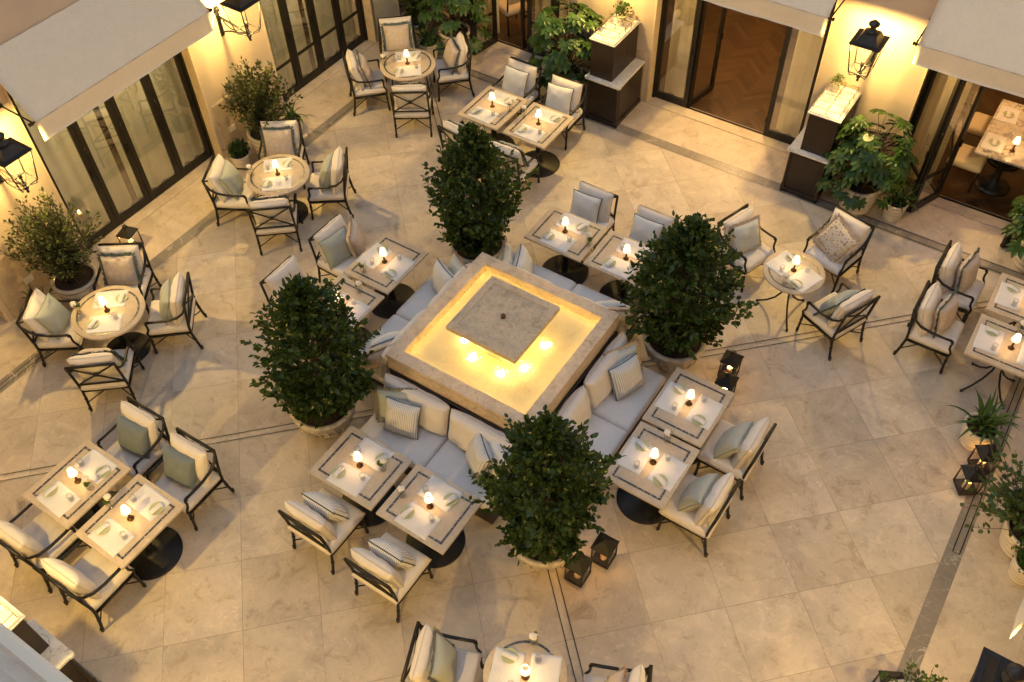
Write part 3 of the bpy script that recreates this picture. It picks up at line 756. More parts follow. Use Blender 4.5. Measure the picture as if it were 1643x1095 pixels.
rail = [('T1r',(-3.78,-1.63),(-4.18,-1.17)),('T1l',(-5.65,-2.47),(-5.32,-2.95)),('T1t',(-5.08,-1.12),(-5.57,-1.46)),('T1b',(-4.23,-3.09),(-3.81,-2.73)),
    ('T2r',(-3.73,1.44),(-4.07,1.90)),('T2l',(-5.60,.74),(-5.31,.23)),('T2t',(-5.10,2.05),(-5.60,1.70)),('T2b',(-4.36,.12),(-3.90,.50)),
    ('T3l',(-5.73,3.81),(-5.29,3.40)),('T3r',(-3.93,4.90),(-4.33,5.30)),('T3b',(-4.37,3.32),(-3.87,3.66)),('T3t',(-5.40,5.26),(-5.85,4.88)),
    ('T4br',(3.25,2.62),(3.50,3.20)),('T4tr',(3.03,4.33),(2.44,4.47)),('T4tl',(1.42,3.87),(1.25,3.31)),('T6l',(1.23,-3.33),(1.45,-3.87)),('T6r',(3.52,-3.03),(3.30,-2.50))]
pos = dict(r='right', l='left', t='far', b='near', br='right', tr='far', tl='left')
for k, a, c in rail:
    t = k[:2]; m = ((a[0]+c[0])/2, (a[1]+c[1])/2); n = (-(c[1]-a[1]), c[0]-a[0]); tx, ty = TP[t]
    if n[0]*(tx-m[0])+n[1]*(ty-m[1]) < 0: n = (-n[0], -n[1])
    put_chair(k, m[0], m[1], n[0], n[1], f'black iron armchair on the {pos[k[2:]]} side of the {TD[t]}', 'cream-cushioned iron armchairs')
for t, lst in dict(GA=[('t',-2.975,-3.0,0,-1),('b',-2.95,-4.99,0,1)], GB=[('t',-2.16,-3.0,0,-1),('b',-2.125,-4.98,0,1)],
        UA=[('t',-2.995,5.11,0,-1),('b',-2.93,3.02,.10,1)], UB=[('t',-2.14,5.09,0,-1),('b',-2.07,3.01,.0,1)], EA=[('l',3.955,4.33,1,0)], EB=[('l',3.945,3.47,1,0)]).items():
    for s_, x, y, fx, fy in lst: put_chair(t+s_, x, y, fx, fy, f'black iron armchair on the {pos[s_]} side of the {TD[t]}', 'cream-cushioned iron armchairs')
for t, s_, x, y, fx, fy in (('FA','b',-.485,-3.135,0,1),('FB','b',.46,-3.185,0,1),('RA','r',3.17,.42,-1,0),('RB','r',3.14,-.455,-1,0),
        ('LA','l',-3.25,.44,1,0),('LB','l',-3.25,-.50,1,0),('BA','t',-.475,3.11,0,-1),('BB','t',.46,3.11,0,-1)):
    put_chair(t+s_, x, y, fx, fy, f'armless iron chair on the {pos[s_]} side of the {TD[t]}', 'armless iron chairs around the fountain', False)

# ------------------------------------------------------------------ sofas round the fountain
SCUSH = cushion_mesh(.955, .735, .16, 16, 3.4, .0, 15, 5, .002, sofa_m, None, name='seat_cushion')
BCUSH = cushion_mesh(.93, .46, .20, 6, 2.3, .02, 17, 6, .006, cush_m, pipe_cream, name='back_cushion')
sf = thing('fountain_sofa', '', 'sofa')
b = MB(); b.box(-.955, .955, -1.72, -.985, .05, .285); b.rbox(-.955, .955, -1.03, -.998, .286, .83, .008); b.build('frame', wood_dark, sf)
for x in (-.48, .48):
    add_cushion('seat_cushion', SCUSH, sf, T((x, -1.375, .365)))
    add_cushion('back_cushion', BCUSH, sf, T((x, -1.165, .655)) @ R(math.radians(90-14), 'X') @ R(PI, 'Y'))
SF = Proto(sf); SM = {}
for k, a, nm in (('F', 0, 'near'), ('R', PI/2, 'right'), ('B', PI, 'far'), ('L', -PI/2, 'left')):
    SF.put((0,0,0), a, f'pale grey cushioned bench sofa along the {nm} side of the fountain', 'sofas around the fountain'); SM[k] = R(a, 'Z')

# ------------------------------------------------------------------ throw pillows
PT = dict(sage=('sage woven pillow', PF['sage'], pipe_sage, None), beige=('teal-fringed beige pillow', PF['beige'], None, fringe_teal),
    blue=('slate-blue pillow', PF['blue'], None, None), white=('dark-piped white pillow', PF['white'], pipe_dark, None), tick=('dark-piped ticking pillow', PF['tick'], pipe_dark, None),
    brown=('beige-fringed brown damask pillow', PF['brown'], None, fringe_beige), paleblue=('beige-fringed pale blue pillow', PF['paleblue'], None, fringe_beige),
    greyblue=('teal-fringed grey-blue pillow', PF['greyblue'], None, fringe_teal), stripe2=('sage striped pillow', PF['stripe2'], pipe_sage, None), greysage=('grey-fringed sage pillow', PF['sage'], None, fringe_grey),
    sand=('beige-fringed sand pillow', PF['beige'], None, fringe_beige))
PILL = {}
for i, (k, (lab, fm, pp, fr)) in enumerate(PT.items()):
    sz = .44 if k not in ('brown',) else .47
    cm = cushion_mesh(sz, sz, .195, 4, 1.75, .07, 17, 30+i, .005, fm, pp, fr, 'throw_pillow')
    o = link('throw_pillow', cm[0]); tag(o, lab, 'pillow', 'throw pillows')
    if cm[1]: link(cm[1][0], cm[1][1], o)
    PILL[k] = Proto(o)
def pillow(kind, base, where, x=0.0, y=-.02, z=.655, lean=20, turn=0.0, roll=0.0):
    M = base @ T((x, y, z)) @ R(math.radians(turn), 'Z') @ R(math.radians(90+lean), 'X') @ R(math.radians(roll), 'Z')
    PILL[kind].put((0,0,0), 0, f'{PT[kind][0]} {where}', 'throw pillows', M)
for key, kind, kw in (('T1l','sage',dict(turn=-6)),('T1r','sage',dict(turn=5)),('T1t','beige',{}),('T1b','beige',dict(lean=24)),
        ('T2l','sage',dict(turn=4)),('T2r','sage',dict(turn=-8)),('T2t','beige',dict(x=.02)),('T2b','beige',{}),
        ('T3l','beige',dict(lean=16)),('T3r','beige',dict(turn=8)),('T3t','beige',{}),('T3b','beige',{}),
        ('T4tl','paleblue',dict(x=.03,turn=-12)),('T4tr','brown',dict(y=.05,lean=28,roll=16,turn=-8)),('T4br','greyblue',dict(lean=32,y=.0,x=-.02)),
        ('T6l','greysage',dict(x=-.02,turn=8)),('T6r','sand',dict(y=-.0)),('EAl','beige',dict(y=.04,lean=10,x=-.06,turn=-8)),('EBl','beige',dict(y=.03,lean=12,x=-.05,turn=-10)),
        ('GAt','blue',dict(x=-.03,turn=6)),('GBt','blue',dict(x=.03,turn=4)),('UAt','white',dict(x=.03)),('UBt','white',dict(x=.04,turn=6)),('UAb','greyblue',dict(lean=26)),('UBb','greyblue',dict(lean=24)),
        ('FAb','tick',dict(lean=24,x=.01,y=.055,z=.665)),('FBb','tick',dict(lean=24,x=.01,y=.055,z=.665)),('RAr','stripe2',dict(lean=30,y=.02,x=-.05)),('RBr','stripe2',dict(lean=30,y=.02)),
        ('LAl','sage',dict(x=.08,turn=-10)),('BAt','white',dict(x=.06,turn=4)),('BBt','white',dict(x=.04))):
    t = key[:2]; sd = pos[key[2:]]
    pillow(kind, CH[key], f'on the {sd} chair of the {TD[t]}', **kw)
pillow('sand', CH['LAl'], 'beside the sage pillow left of the fountain', x=-.17, y=.10, lean=12, turn=38)
# sofa pillows: local sofa frame faces -y, so turn the frame round
for k, kind, where, x, y, turn, lean in (
        ('F','greysage','tucked at the left end of the near sofa',.66,-1.30,-30,22),('F','tick','at the left end of the near sofa',.50,-1.40,-12,24),
        ('F','tick','at the right end of the near sofa',-.56,-1.36,40,20),('F','white','at the right end of the near sofa',-.76,-1.28,30,18),
        ('R','tick','at the far end of the right sofa',-.52,-1.40,20,24),('R','paleblue','at the far end of the right sofa',-.68,-1.26,30,18),
        ('R','white','at the near end of the right sofa',.62,-1.34,-42,16),
        ('B','paleblue','at the left end of the far sofa',-.84,-1.34,64,14),('B','white','at the left end of the far sofa',-.64,-1.40,66,16),
        ('B','white','at the right end of the far sofa',.66,-1.34,35,34),('B','sand','at the right end of the far sofa',.82,-1.30,30,24),
        ('L','paleblue','at the far end of the left sofa',.82,-1.28,62,16),('L','white','at the far end of the left sofa',.62,-1.38,66,14),
        ('L','white','at the near end of the left sofa',-.60,-1.36,30,34),('L','sand','at the near end of the left sofa',-.80,-1.30,30,24)):
    base = SM[k] @ T((-x, y, 0)) @ R(PI, 'Z')
    pillow(kind, base, where, x=0, y=0, z=.655, lean=lean, turn=math.copysign(turn, x))

# ------------------------------------------------------------------ tables
def pedestal(o, rdisc=.335):
    b = MB(); b.lathe([(rdisc,0),(rdisc,.012),(rdisc-.01,.02),(.09,.03),(.055,.05),(.045,.10),(.045,.66),(.06,.70),(.06,.728)], 40); b.build('pedestal', base_m, o)
def curved_legs(o, n=4, spread=.36):
    for k in range(n):
        a = 2*PI*k/n+PI/4; c, s_ = math.cos(a), math.sin(a)
        pts = [(.10,.70),(.07,.60),(.05,.48),(.07,.34),(.14,.20),(.24,.09),(.33,.03),(spread,.012)]
        b = MB(); b.tube([(c*r_, s_*r_, z) for r_, z in pts], .013, 8); b.tube([(c*spread, s_*spread, 0), (c*spread, s_*spread, .02)], .018, 8); b.build('leg', iron_m, o)
    b = MB(); b.tube([(.12*math.cos(t), .12*math.sin(t), .70) for t in np.linspace(0, 2*PI, 25)[:-1]], .01, 6, closed=True)
    for k in range(8):
        a = 2*PI*k/8; b.tube([(.12*math.cos(a),.12*math.sin(a),.70),(.20*math.cos(a+.3),.20*math.sin(a+.3),.66),(.27*math.cos(a),.27*math.sin(a),.715)], .009, 6)
    b.build('apron', iron_m, o)
def square_table(curved):
    o = thing('square_table', '', 'table'); a, c = .4425, .37
    b = MB(); b.rbox(-a, a, -c, c, .728, .76, .004); b.build('tabletop', top_m, o)
    i, wd = .075, .025; b = MB(); z0, z1 = .757, .7615
    b.box(-a+i, a-i, -c+i, -c+i+wd, z0, z1); b.box(-a+i, a-i, c-i-wd, c-i, z0, z1); b.box(-a+i, -a+i+wd, -c+i+wd, c-i-wd, z0, z1); b.box(a-i-wd, a-i, -c+i+wd, c-i-wd, z0, z1)
    b.build('inlay', inlay_m, o)
    curved_legs(o) if curved else pedestal(o)
    return o
def round_table(r_, kind):
    o = thing('round_table', '', 'table')
    b = MB(); b.lathe([(r_-.004,.728),(r_,.733),(r_,.755),(r_-.005,.76),(0.0,.76)], 64, cap=False); b.add([(r_*.99*math.cos(2*PI*k/64), r_*.99*math.sin(2*PI*k/64), .7285) for k in range(64)], [tuple(range(63,-1,-1))]); b.build('tabletop', top_m, o)
    b = MB(); b.lathe([(r_-.065,.757),(r_-.065,.7615),(r_-.090,.7615),(r_-.090,.757)], 64, cap=False, smooth=False); b.build('inlay', inlay_m, o)
    if kind == 'curved': curved_legs(o, 3 if r_ < .42 else 4)
    elif kind == 'thin':
        for k in range(4):
            a = PI/4+k*PI/2; b = MB(); b.tube([(.26*math.cos(a),.26*math.sin(a),.73),(.29*math.cos(a),.29*math.sin(a),.4),(.32*math.cos(a),.32*math.sin(a),0)], .013, 8); b.build('leg', iron_m, o)
    else: pedestal(o, .30)
    return o
SQ = Proto(square_table(False)); SQC = Proto(square_table(True)); RND = Proto(round_table(.46, 'disc'))
ROT = dict(F=0, B=0, R=PI/2, L=PI/2, G=PI/2, U=PI/2, E=0)
TYAW = {}
for t, (x, y) in TP.items():
    if t[0] == 'T': continue
    (SQC if t[0] == 'E' else SQ).put((x, y, 0), ROT[t[0]], f'square stone table with dark inlay line, {TD[t]}', 'square stone tables')
RND.put((*TP['T1'],0), 0, 'leftmost round table with dark inlay ring and black disc base', 'round stone tables')
RND.put((*TP['T2'],0), 0, 'middle round table on the left with dark inlay ring', 'round stone tables')
t3 = round_table(.455, 'thin'); t3.location = (*TP['T3'],0); tag(t3, 'farthest round table, on thin straight black legs', group='round stone tables')
R4 = Proto(round_table(.395, 'curved')); R4.put((*TP['T4'],0), .3, 'small round table on curved iron legs, right of the fountain', 'round stone tables')
R4.put((*TP['T6'],0), 0, 'small round table cut off by the bottom edge', 'round stone tables')

# ------------------------------------------------------------------ things on the tables
def mat_mesh():
    b = MB(); w_, h_ = .42, .29; n = 12; rg = np.random.default_rng(4); vs = []
    for z in (.0018, .0):
        for j in range(n+1):
            for i in range(n+1): vs.append((-w_/2+w_*i/n, -h_/2+h_*j/n, z+(.0015*math.sin(i*.9+j*.4) if z else 0)))
    m = n+1; k = m*m; fs = []
    for j in range(n):
        for i in range(n): q = j*m+i; fs += [(q,q+1,q+m+1,q+m),(k+q,k+q+m,k+q+m+1,k+q+1)]
    for i in range(n): fs += [(i,k+i,k+i+1,i+1),(n*m+i,n*m+i+1,k+n*m+i+1,k+n*m+i),(i*m,(i+1)*m,k+(i+1)*m,k+i*m),(i*m+n,k+i*m+n,k+(i+1)*m+n,(i+1)*m+n)]
    b.add(vs, fs, 0, True); return b.build('placemat', linen_m)
MAT = Proto(tag(mat_mesh(), '', 'placemat', 'white linen placemats'))
b = MB(); b.lathe([(0,.004),(.06,.004),(.07,.009),(.078,.013),(.079,.011),(.068,.004),(.05,0),(0,0)], 36, cap=False); PLT = Proto(tag(b.build('side_plate', green_m), '', 'plate', 'green side plates'))
nm_ = MB()
pts = [(-.083,-.006),(-.062,.003),(-.03,.007),(.0,.008),(.03,.007),(.062,.003),(.083,-.006)]
vs = [(x_, y_, z_+dz) for dz in (.0,.006) for x_, z_ in [(p[1]*0+p[0], p[1]) for p in pts] for y_ in (-.031,.031)]
fs = []
for i in range(6): fs += [(2*i,2*i+1,2*i+3,2*i+2),(14+2*i,14+2*i+2,14+2*i+3,14+2*i+1),(2*i,2*i+2,14+2*i+2,14+2*i),(2*i+1,14+2*i+1,14+2*i+3,2*i+3)]
fs += [(0,14,15,1),(12,13,27,26)]
nm_.add(vs, fs, 0, True); NAP = Proto(tag(nm_.build('napkin', linen_m), '', 'napkin', 'folded white napkins'))
b = MB(); b.lathe([(0,.006),(.028,.006),(.033,.09),(.035,.09),(.03,0),(0,0)], 24, cap=False); GLS = Proto(tag(b.build('drinking_glass', cup_m), '', 'glass', 'clear drinking glasses'))
tl = thing('table_lamp', '', 'lamp', group='glowing table lamps')
b = MB(); b.lathe([(.04,0),(.042,.008),(.034,.016),(.018,.022),(.013,.04),(.016,.06),(.012,.075),(.014,.12),(.018,.13),(.012,.14),(.008,.15)], 20); b.build('stand', bronze_m, tl)
b = MB(); b.lathe([(.054,.148),(.0535,.16),(.046,.195),(.033,.238),(.033,.242)], 28, cap=False); b.lathe([(.0325,.242),(.0315,.242),(.0445,.195),(.052,.16),(.0525,.148),(.054,.148)], 28, cap=False); b.build('shade', shade_m, tl)
lamp('bulb_light', tl, (0,0,.19), P_TABLE, (1.0,.70,.34), .016)
TL = Proto(tl)
for c_ in kids(tl): c_.scale = (.92, .92, 1.0)
va = thing('bud_vase', '', 'vase', group='bud vases with a white flower')
b = MB(); b.lathe([(0,.004),(.02,.004),(.023,.03),(.02,.075),(.022,.08),(.024,.078),(.026,.03),(.022,0),(0,0)], 20, cap=False); b.build('glass_vase', cup_m, va)
b = MB()
for k in range(40):
    a, e = random.uniform(0,2*PI), random.uniform(-.2,1.4); r_ = .012+.014*random.random(); d = Vector((math.cos(a)*math.cos(e), math.sin(a)*math.cos(e), math.sin(e)))
    c = Vector((0.008,0.004,.115))+d*r_; tgt = d.orthogonal().normalized(); bt = d.cross(tgt); s_ = .012
    b.add([c-tgt*s_-d*.003, c-bt*s_, c+tgt*s_-d*.003, c+bt*s_], [(0,1,2,3)], 0, True)
b.build('flower', petal_m, va)
b = MB(); b.tube([(0,0,.01),(.003,.002,.06),(.008,.004,.11)], .002, 5)
for k in range(22):
    a = random.uniform(0,2*PI); c = Vector((-.012+.012*math.cos(a), -.008+.012*math.sin(a), .075+.03*random.random())); d = Vector((random.gauss(0,1), random.gauss(0,1), .5)).normalized()*.016; n2 = d.orthogonal().normalized()*.008
    b.add([c-d, c+n2, c+d, c-n2], [(0,1,2,3)])
b.build('greenery', herb_m, va)
for c_ in kids(va): c_.scale = (1.7, 1.7, 1.45)
VA = Proto(va)
ZT = .761
def setting(t, base, dx, side, glass=True):
    """base frame: origin table centre, diner sits at -y looking along +y"""
    jx, jr = random.uniform(-.01,.01), random.uniform(-.04,.04)
    L = TD[t]
    M = base @ T((dx+jx, 0, 0)) @ R(jr, 'Z')
    def put(P, x, y, z, r_, lab):
        P.put((0,0,0), 0, lab, None, M @ T((x, y, z)) @ R(r_, 'Z'))
    yo = -.195 if t[0] != 'T' else -.21
    put(MAT, .0, yo, ZT+.0005, 0, f'white placemat on the {side} side of the {L}')
    put(PLT, -.145, yo+.005, ZT+.004, random.uniform(0,6), f'green side plate on the {side} side of the {L}')
    put(NAP, -.145, yo+.005, ZT+.013, random.uniform(-.2,.2)+PI/2*0+1.35, f'folded white napkin on the {side} side of the {L}')
    if glass: put(GLS, .135, yo+.075, ZT+.003, 0, f'clear glass on the {side} side of the {L}')
def face(dx, dy): return math.atan2(-dx, dy)
SIDES = dict(F=[((0,1),'near'),((0,-1),'far')], B=[((0,1),'near'),((0,-1),'far')], R=[((1,0),'left'),((-1,0),'right')], L=[((1,0),'left'),((-1,0),'right')],
    G=[((0,1),'near'),((0,-1),'far')], U=[((0,1),'near'),((0,-1),'far')], E=[((1,0),'left'),((-1,0),'right')])
VOFF = dict(FA=(.24,.10), FB=(-.33,-.05), RA=None, RB=(.0,.36), LA=(-.13,-.30), LB=(.05,.33), BA=(.38,-.05), BB=None, GA=(.20,.03), GB=(-.29,.0), UA=(.28,.05), UB=(-.30,.06), EA=None, EB=(.02,.30),
    T1=(-.29,-.21), T2=(-.30,-.22), T3=(-.30,-.22), T4=(-.02,-.27), T6=(-.10,.31))
for t, (x, y) in TP.items():
    if t[0] != 'T':
        lng = t[0] in 'GUE'
        for (d, sd) in SIDES[t[0]]:
            base = T((x, y, 0)) @ R(face(*d), 'Z')
            if lng: base = base @ T((0, -.055, 0))
            if t == 'EA' and sd == 'right': continue
            setting(t, base, 0.0, sd)
    else:
        dirs = {'T1': ((-.62,.78),(.62,-.78)), 'T2': ((-.66,.75),(.66,-.75)), 'T3': ((-.64,.77),(.64,-.77)), 'T4': ((.94,-.34),(-.94,.34)), 'T6': ((.92,.38),(-.92,-.38))}[t]
        nm = ('near','far') if t in ('T1','T2','T3') else ('left','right')
        for d, sd in zip(dirs, nm):
            base = T((x, y, 0)) @ R(face(*d), 'Z')
            if t in ('T4','T6'): base = base @ T((0, .03, 0))
            setting(t, base, 0.0, sd, True)
    TL.put((x+random.uniform(-.02,.02), y+random.uniform(-.02,.02), ZT), random.uniform(0,6), f'small glowing table lamp on the {TD[t]}', 'glowing table lamps')
    if VOFF[t]: VA.put((x+VOFF[t][0], y+VOFF[t][1], ZT), random.uniform(0,6), f'bud vase with white flower on the {TD[t]}', 'bud vases with a white flower')

# ------------------------------------------------------------------ candle lanterns
cl = thing('candle_lantern', '', 'lantern', group='floor lanterns with candles')
b = MB(); a, h = .10, .31
b.box(-a, a, -a, a, 0, .022)
for sx in (-1,1):
    for sy in (-1,1): b.box(sx*a-.007, sx*a+.007, sy*a-.007, sy*a+.007, .022, h)
for i in range(4):
    M = R(i*PI/2, 'Z'); b.box(-a-.007, a+.007, -a-.007, -a+.007, h-.012, h+.002, M=M); b.box(-a-.0075, a+.0075, -a-.0075, -a+.0075, .021, .034, M=M)
b.tube([(a+.007,-.03,.15),(a+.022,-.03,.15),(a+.022,-.03,.17)], .006, 6)
b.build('frame', cand_m, cl)
b = MB(); b.frus(0,0,h+.002,a+.018,a+.018,h+.010,a+.018,a+.018); b.frus(0,0,h+.0105,a+.014,a+.014,h+.095,.028,.028); b.lathe([(.03,h+.095),(.036,h+.10),(.036,h+.115),(.028,h+.122),(.02,h+.14),(.0,h+.142)], 16)
b.tube([(-.03,0,h+.12),(-.035,0,h+.16),(0,0,h+.185),(.035,0,h+.16),(.03,0,h+.12)], .004, 6); b.build('roof', cand_m, cl)
b = MB()
for i in range(4): b.add([(-a,-a,.03),(a,-a,.03),(a,-a,h-.01),(-a,-a,h-.01)], [(0,1,2,3)], M=R(i*PI/2,'Z'))
b.build('glass', clear_m, cl)
CL = Proto(cl)
cd = thing('candle', '', 'candle', group='lit candles in lanterns')
b = MB(); b.lathe([(0,.0),(.038,.0),(.039,.01),(.038,.125),(.032,.13),(.025,.122),(0,.12)], 20, cap=False); b.build('wax', wax_m, cd)
b = MB(); b.lathe([(0,.126),(.009,.136),(.011,.148),(.007,.165),(0,.182)], 12, cap=False); b.build('flame', flame_m, cd)
lamp('candle_light', cd, (0,0,.165), P_CANDLE, (1.0,.52,.16), .012)
CD = Proto(cd)
for x, y, rz, lab in ((2.08,-1.72,.02,'left of the pair at the foot of the near tree'),(2.21,-1.38,.02,'right of the pair at the foot of the near tree'),
        (2.27,1.72,.05,'behind the table, beside the right tree'),(2.36,1.38,.03,'half hidden behind the far table right of the fountain'),
        (5.34,2.02,.6,'beside the strap-leaf pot at the right'),(5.28,1.66,.6,'nearer one under the rounded-leaf bush at the right'),
        (-6.03,-.78,.3,'by the left glass door behind the leftmost round table'),(5.30,-1.16,.5,'cut off at the bottom, left of the shrub')):
    CL.put((x,y,.004), rz, f'black candle lantern {lab}', 'floor lanterns with candles')
    CD.put((x,y,.0265), rz, f'lit candle in the lantern {lab}', 'lit candles in lanterns')

# ------------------------------------------------------------------ waiter stations
def station(label, M, shift):
    o = thing('waiter_station', label, 'cabinet', group='dark wood waiter stations'); o.matrix_local = M      # local: x across, y from front (0) to wall, z up
    W_, D_ = .60, .86
    b = MB(); b.rbox(.03, W_-.03, .03, D_, .09, .765, .006); b.rbox(.015, W_-.015, .012, D_, 0, .088, .008); b.box(.10, W_-.10, .024, .031, .16, .70); b.box(W_-.031, W_-.024, .10, D_-.1, .16, .70); b.box(.024, .031, .10, D_-.1, .16, .70)
    for x in (.035, W_-.035): b.lathe([(.036,0),(.036,.10),(.03,.11),(.03,.125),(.034,.13),(.034,.135),(.024,.15),(.024,.72),(.032,.735),(.032,.765)], 16, M=T((x,.035,0)))
    b.tube([(.12,.012,.05),(.12,.010,.05)], .016, 10)
    b.build('lower_cabinet', wood_dark, o)
    def slab(x0, x1, y0, y1, z0, z1, r_):
        b = MB(); q = []
        for cx, cy, a0 in ((x0+r_*.4, y0+r_*.4, PI*.75), (x1-r_*.4, y0+r_*.4, PI*1.35)):
            q += [(cx+r_*math.cos(a0+t), cy+r_*math.sin(a0+t)) for t in np.linspace(0, PI*.9, 8)]
        q += [(x1,y1),(x0,y1)]; n = len(q)
        b.add([(u,v,z0) for u,v in q]+[(u,v,z1) for u,v in q], [tuple(range(n-1,-1,-1)), tuple(range(n,2*n))]+[(i,(i+1)%n,(i+1)%n+n,i+n) for i in range(n)]); return b
    slab(0, W_, 0, D_, .766, .80, .045).build('lower_marble_top', white_marble, o)
    ux0, ux1 = shift
    b = MB(); b.rbox(ux0, ux1, .06, D_, .801, 1.44, .006); b.box(ux1-.006, ux1+.002, .08, .48, .83, 1.41); b.box(ux1-.006, ux1+.002, .50, D_-.02, .83, 1.41); b.box(ux0-.002, ux0+.006, .08, .48, .83, 1.41); b.box(ux0-.002, ux0+.006, .50, D_-.02, .83, 1.41)
    b.build('upper_cabinet', wood_dark, o)
    b = MB(); b.rbox(ux0-.025, ux1+.025, .03, D_, 1.441, 1.462, .006); b.rbox(ux0-.012, ux1+.012, .045, D_, 1.462, 1.478, .004); b.build('upper_marble_top', white_marble, o)
    b = MB(); x0, x1, y0, y1, z = ux0+.02, ux1-.02, .08, D_-.05, 1.555
    for x in (x0, (x0+x1)/2, x1): b.tube([(x,y0,z),(x,y1,z)], .0045, 6)
    ys = np.linspace(y0, y1, 5)
    for y in ys:
        b.tube([(x0,y,z),(x1,y,z)], .0045, 6)
        for x in (x0, (x0+x1)/2, x1): b.tube([(x,y,1.478),(x,y,z)], .0045, 6)
    b.build('brass_rail', brass_m, o)
    return o
station('dark wood waiter station with marble tops, left of the open doorway', T((-2.03, 5.39, 0)), (.03, .43))
station('dark wood waiter station with marble tops, right of the open doorway', T((1.40, 5.39, 0)), (.14, .57))
station('waiter station cut by the lower left corner', T((-1.41, -5.38, 0)) @ R(PI, 'Z'), (.27, .66) if False else (.24, .62))

# ------------------------------------------------------------------ plants
def leaves_mesh(P, D, Nn, ln, wd, fold=.25, droop=0.0):
    """vectorised lens-shaped leaves: positions P, directions D, normals Nn"""
    D = D/np.linalg.norm(D, axis=1, keepdims=True); Sd = np.cross(D, Nn); Sd /= np.linalg.norm(Sd, axis=1, keepdims=True)+1e-9; Nn = np.cross(Sd, D)
    n = len(P); ln = ln[:, None]; wd = wd[:, None]
    b0 = P; t = P+D*ln-Nn*ln*droop
    def side(f, s, k): return P+D*ln*f+Sd*wd*s+Nn*wd*fold-Nn*ln*droop*f*f
    V = np.stack([b0, side(.32, 1, 0), side(.68, .82, 0), t, side(.68, -.82, 0), side(.32, -1, 0)], 1).reshape(-1, 3)
    i = np.arange(n)[:, None]*6
    F = np.concatenate([i+np.array([[0,1,2,3]]), i+np.array([[0,3,4,5]])], 1).reshape(-1, 4)
    return V, F
def foliage(name, V, F, mat, parent):
    me = bpy.data.meshes.new(name); me.vertices.add(len(V)); me.vertices.foreach_set('co', V.astype(np.float32).ravel())
    me.loops.add(F.size); me.loops.foreach_set('vertex_index', F.astype(np.int32).ravel())
    me.polygons.add(len(F)); me.polygons.foreach_set('loop_start', np.arange(0, F.size, 4, dtype=np.int32)); me.polygons.foreach_set('loop_total', np.full(len(F), 4, dtype=np.int32))
    me.materials.append(mat); me.update(calc_edges=True); me.validate(); return link(name, me, parent)
def unit(v): return v/(np.linalg.norm(v, axis=-1, keepdims=True)+1e-9)
def bowl(o):
    b = MB(); b.lathe([(.17,0),(.19,.01),(.185,.04),(.15,.06),(.17,.08),(.25,.15),(.32,.25),(.365,.36),(.385,.44),(.40,.46),(.405,.49),(.385,.505),(.35,.50),(.33,.45),(0,.44)], 48, cap=False)
    for k in range(24):
        a = 2*PI*k/24; b.tube([(.255*math.cos(a),.255*math.sin(a),.14),(.335*math.cos(a+.09),.335*math.sin(a+.09),.25),(.372*math.cos(a),.372*math.sin(a),.37)], [.006,.014,.006], 6)
    b.build('bowl', bowl_m, o)
    b = MB(); b.lathe([(.335,.455),(.2,.475),(0,.485)], 24, cap=False); b.build('soil', soil_m, o)
def camellia(x, y, top, seed, label, rmax=.63, lean=(0,0), flowers=False, zc=1.18):
    rg = np.random.default_rng(seed); o = thing('potted_camellia_tree', label, 'potted tree', (x,y,0), 0, 'bushy trees at the fountain corners'); bowl(o)
    b = MB(); ends = []
    zp = np.array([.58, .78, zc, zc+.40, top*.80, top*.92, top]); rp = np.array([.40, .60, .96, .96, .68, .36, .08])*rmax; rp[0] = .36
    lump = rg.uniform(0, 6.28, 8)
    def rad(z, a): return np.interp(z, zp, rp)*(1+.10*np.sin(3*a+lump[0]+z*2)+.11*np.sin(5*a+lump[1]-z*4)+.09*np.sin(z*9+lump[2]+2*a))
    b.tube([(0,0,.44),(.02,.01,.9),(.0,.02,1.5),(.01,0,top*.85)], [.035,.03,.02,.006], 8)
    P, D, Nn = [], [], []
    nt = 720
    for i in range(nt):
        z = np.interp(rg.random(), [0,.25,.55,.8,1], [.60, 1.0, zc+.3, top*.8, top]); a = rg.uniform(0, 2*PI); r_ = rad(z, a)*rg.choice([.5,.75,.9,1.0,1.08,1.25], p=[.10,.20,.27,.26,.10,.07])
        tip = np.array([r_*math.cos(a)+lean[0]*(z/top), r_*math.sin(a)+lean[1]*(z/top), z]); root = np.array([0, 0, max(.5, z-.25-.35*r_)])
        ax = unit(tip-root)
        if i % 9 == 0: b.tube([tuple(root), tuple((root+tip)/2+rg.normal(0,.02,3)), tuple(tip)], [.012,.007,.003], 5)
        L = .26; k = 11
        for q in range(k):
            t = (q+.5)/k; p = tip-ax*L*(1-t)+rg.normal(0,.012,3)
            d = unit(rg.normal(0,1,3)+ax*(1.0+1.2*t)+np.array([0,0,-.25])); P.append(p); D.append(d)
            Nn.append(unit(rg.normal(0,.6,3)+np.array([ax[0]*.7, ax[1]*.7, 1.0])))
    P, D, Nn = map(np.array, (P, D, Nn))
    V, F = leaves_mesh(P, D, Nn, rg.uniform(.050,.092,len(P)), rg.uniform(.017,.029,len(P)), .22, .14)
    b.build('trunk', bark_m, o); foliage('crown', V, F, camellia_m, o)
    if flowers:
        b = MB()
        for i in range(14):
            a = rg.uniform(-2.2, .6); z = rg.uniform(.55, 1.15); r_ = rad(z, a)*1.0; c = Vector((r_*math.cos(a), r_*math.sin(a), z))
            for k in range(8):
                d = Vector(rg.normal(0,1,3)).normalized()*.013; e = d.orthogonal().normalized()*.009; b.add([c-e, c+d, c+e, c+d*.4+Vector((0,0,.01))], [(0,1,2,3)])
        b.build('red_flower', red_m, o)
    return o
camellia(-1.53,-1.66, 2.58, 21, 'bushy dark-leaved tree in a carved bowl, left corner of the fountain', .62, (.09,.08))
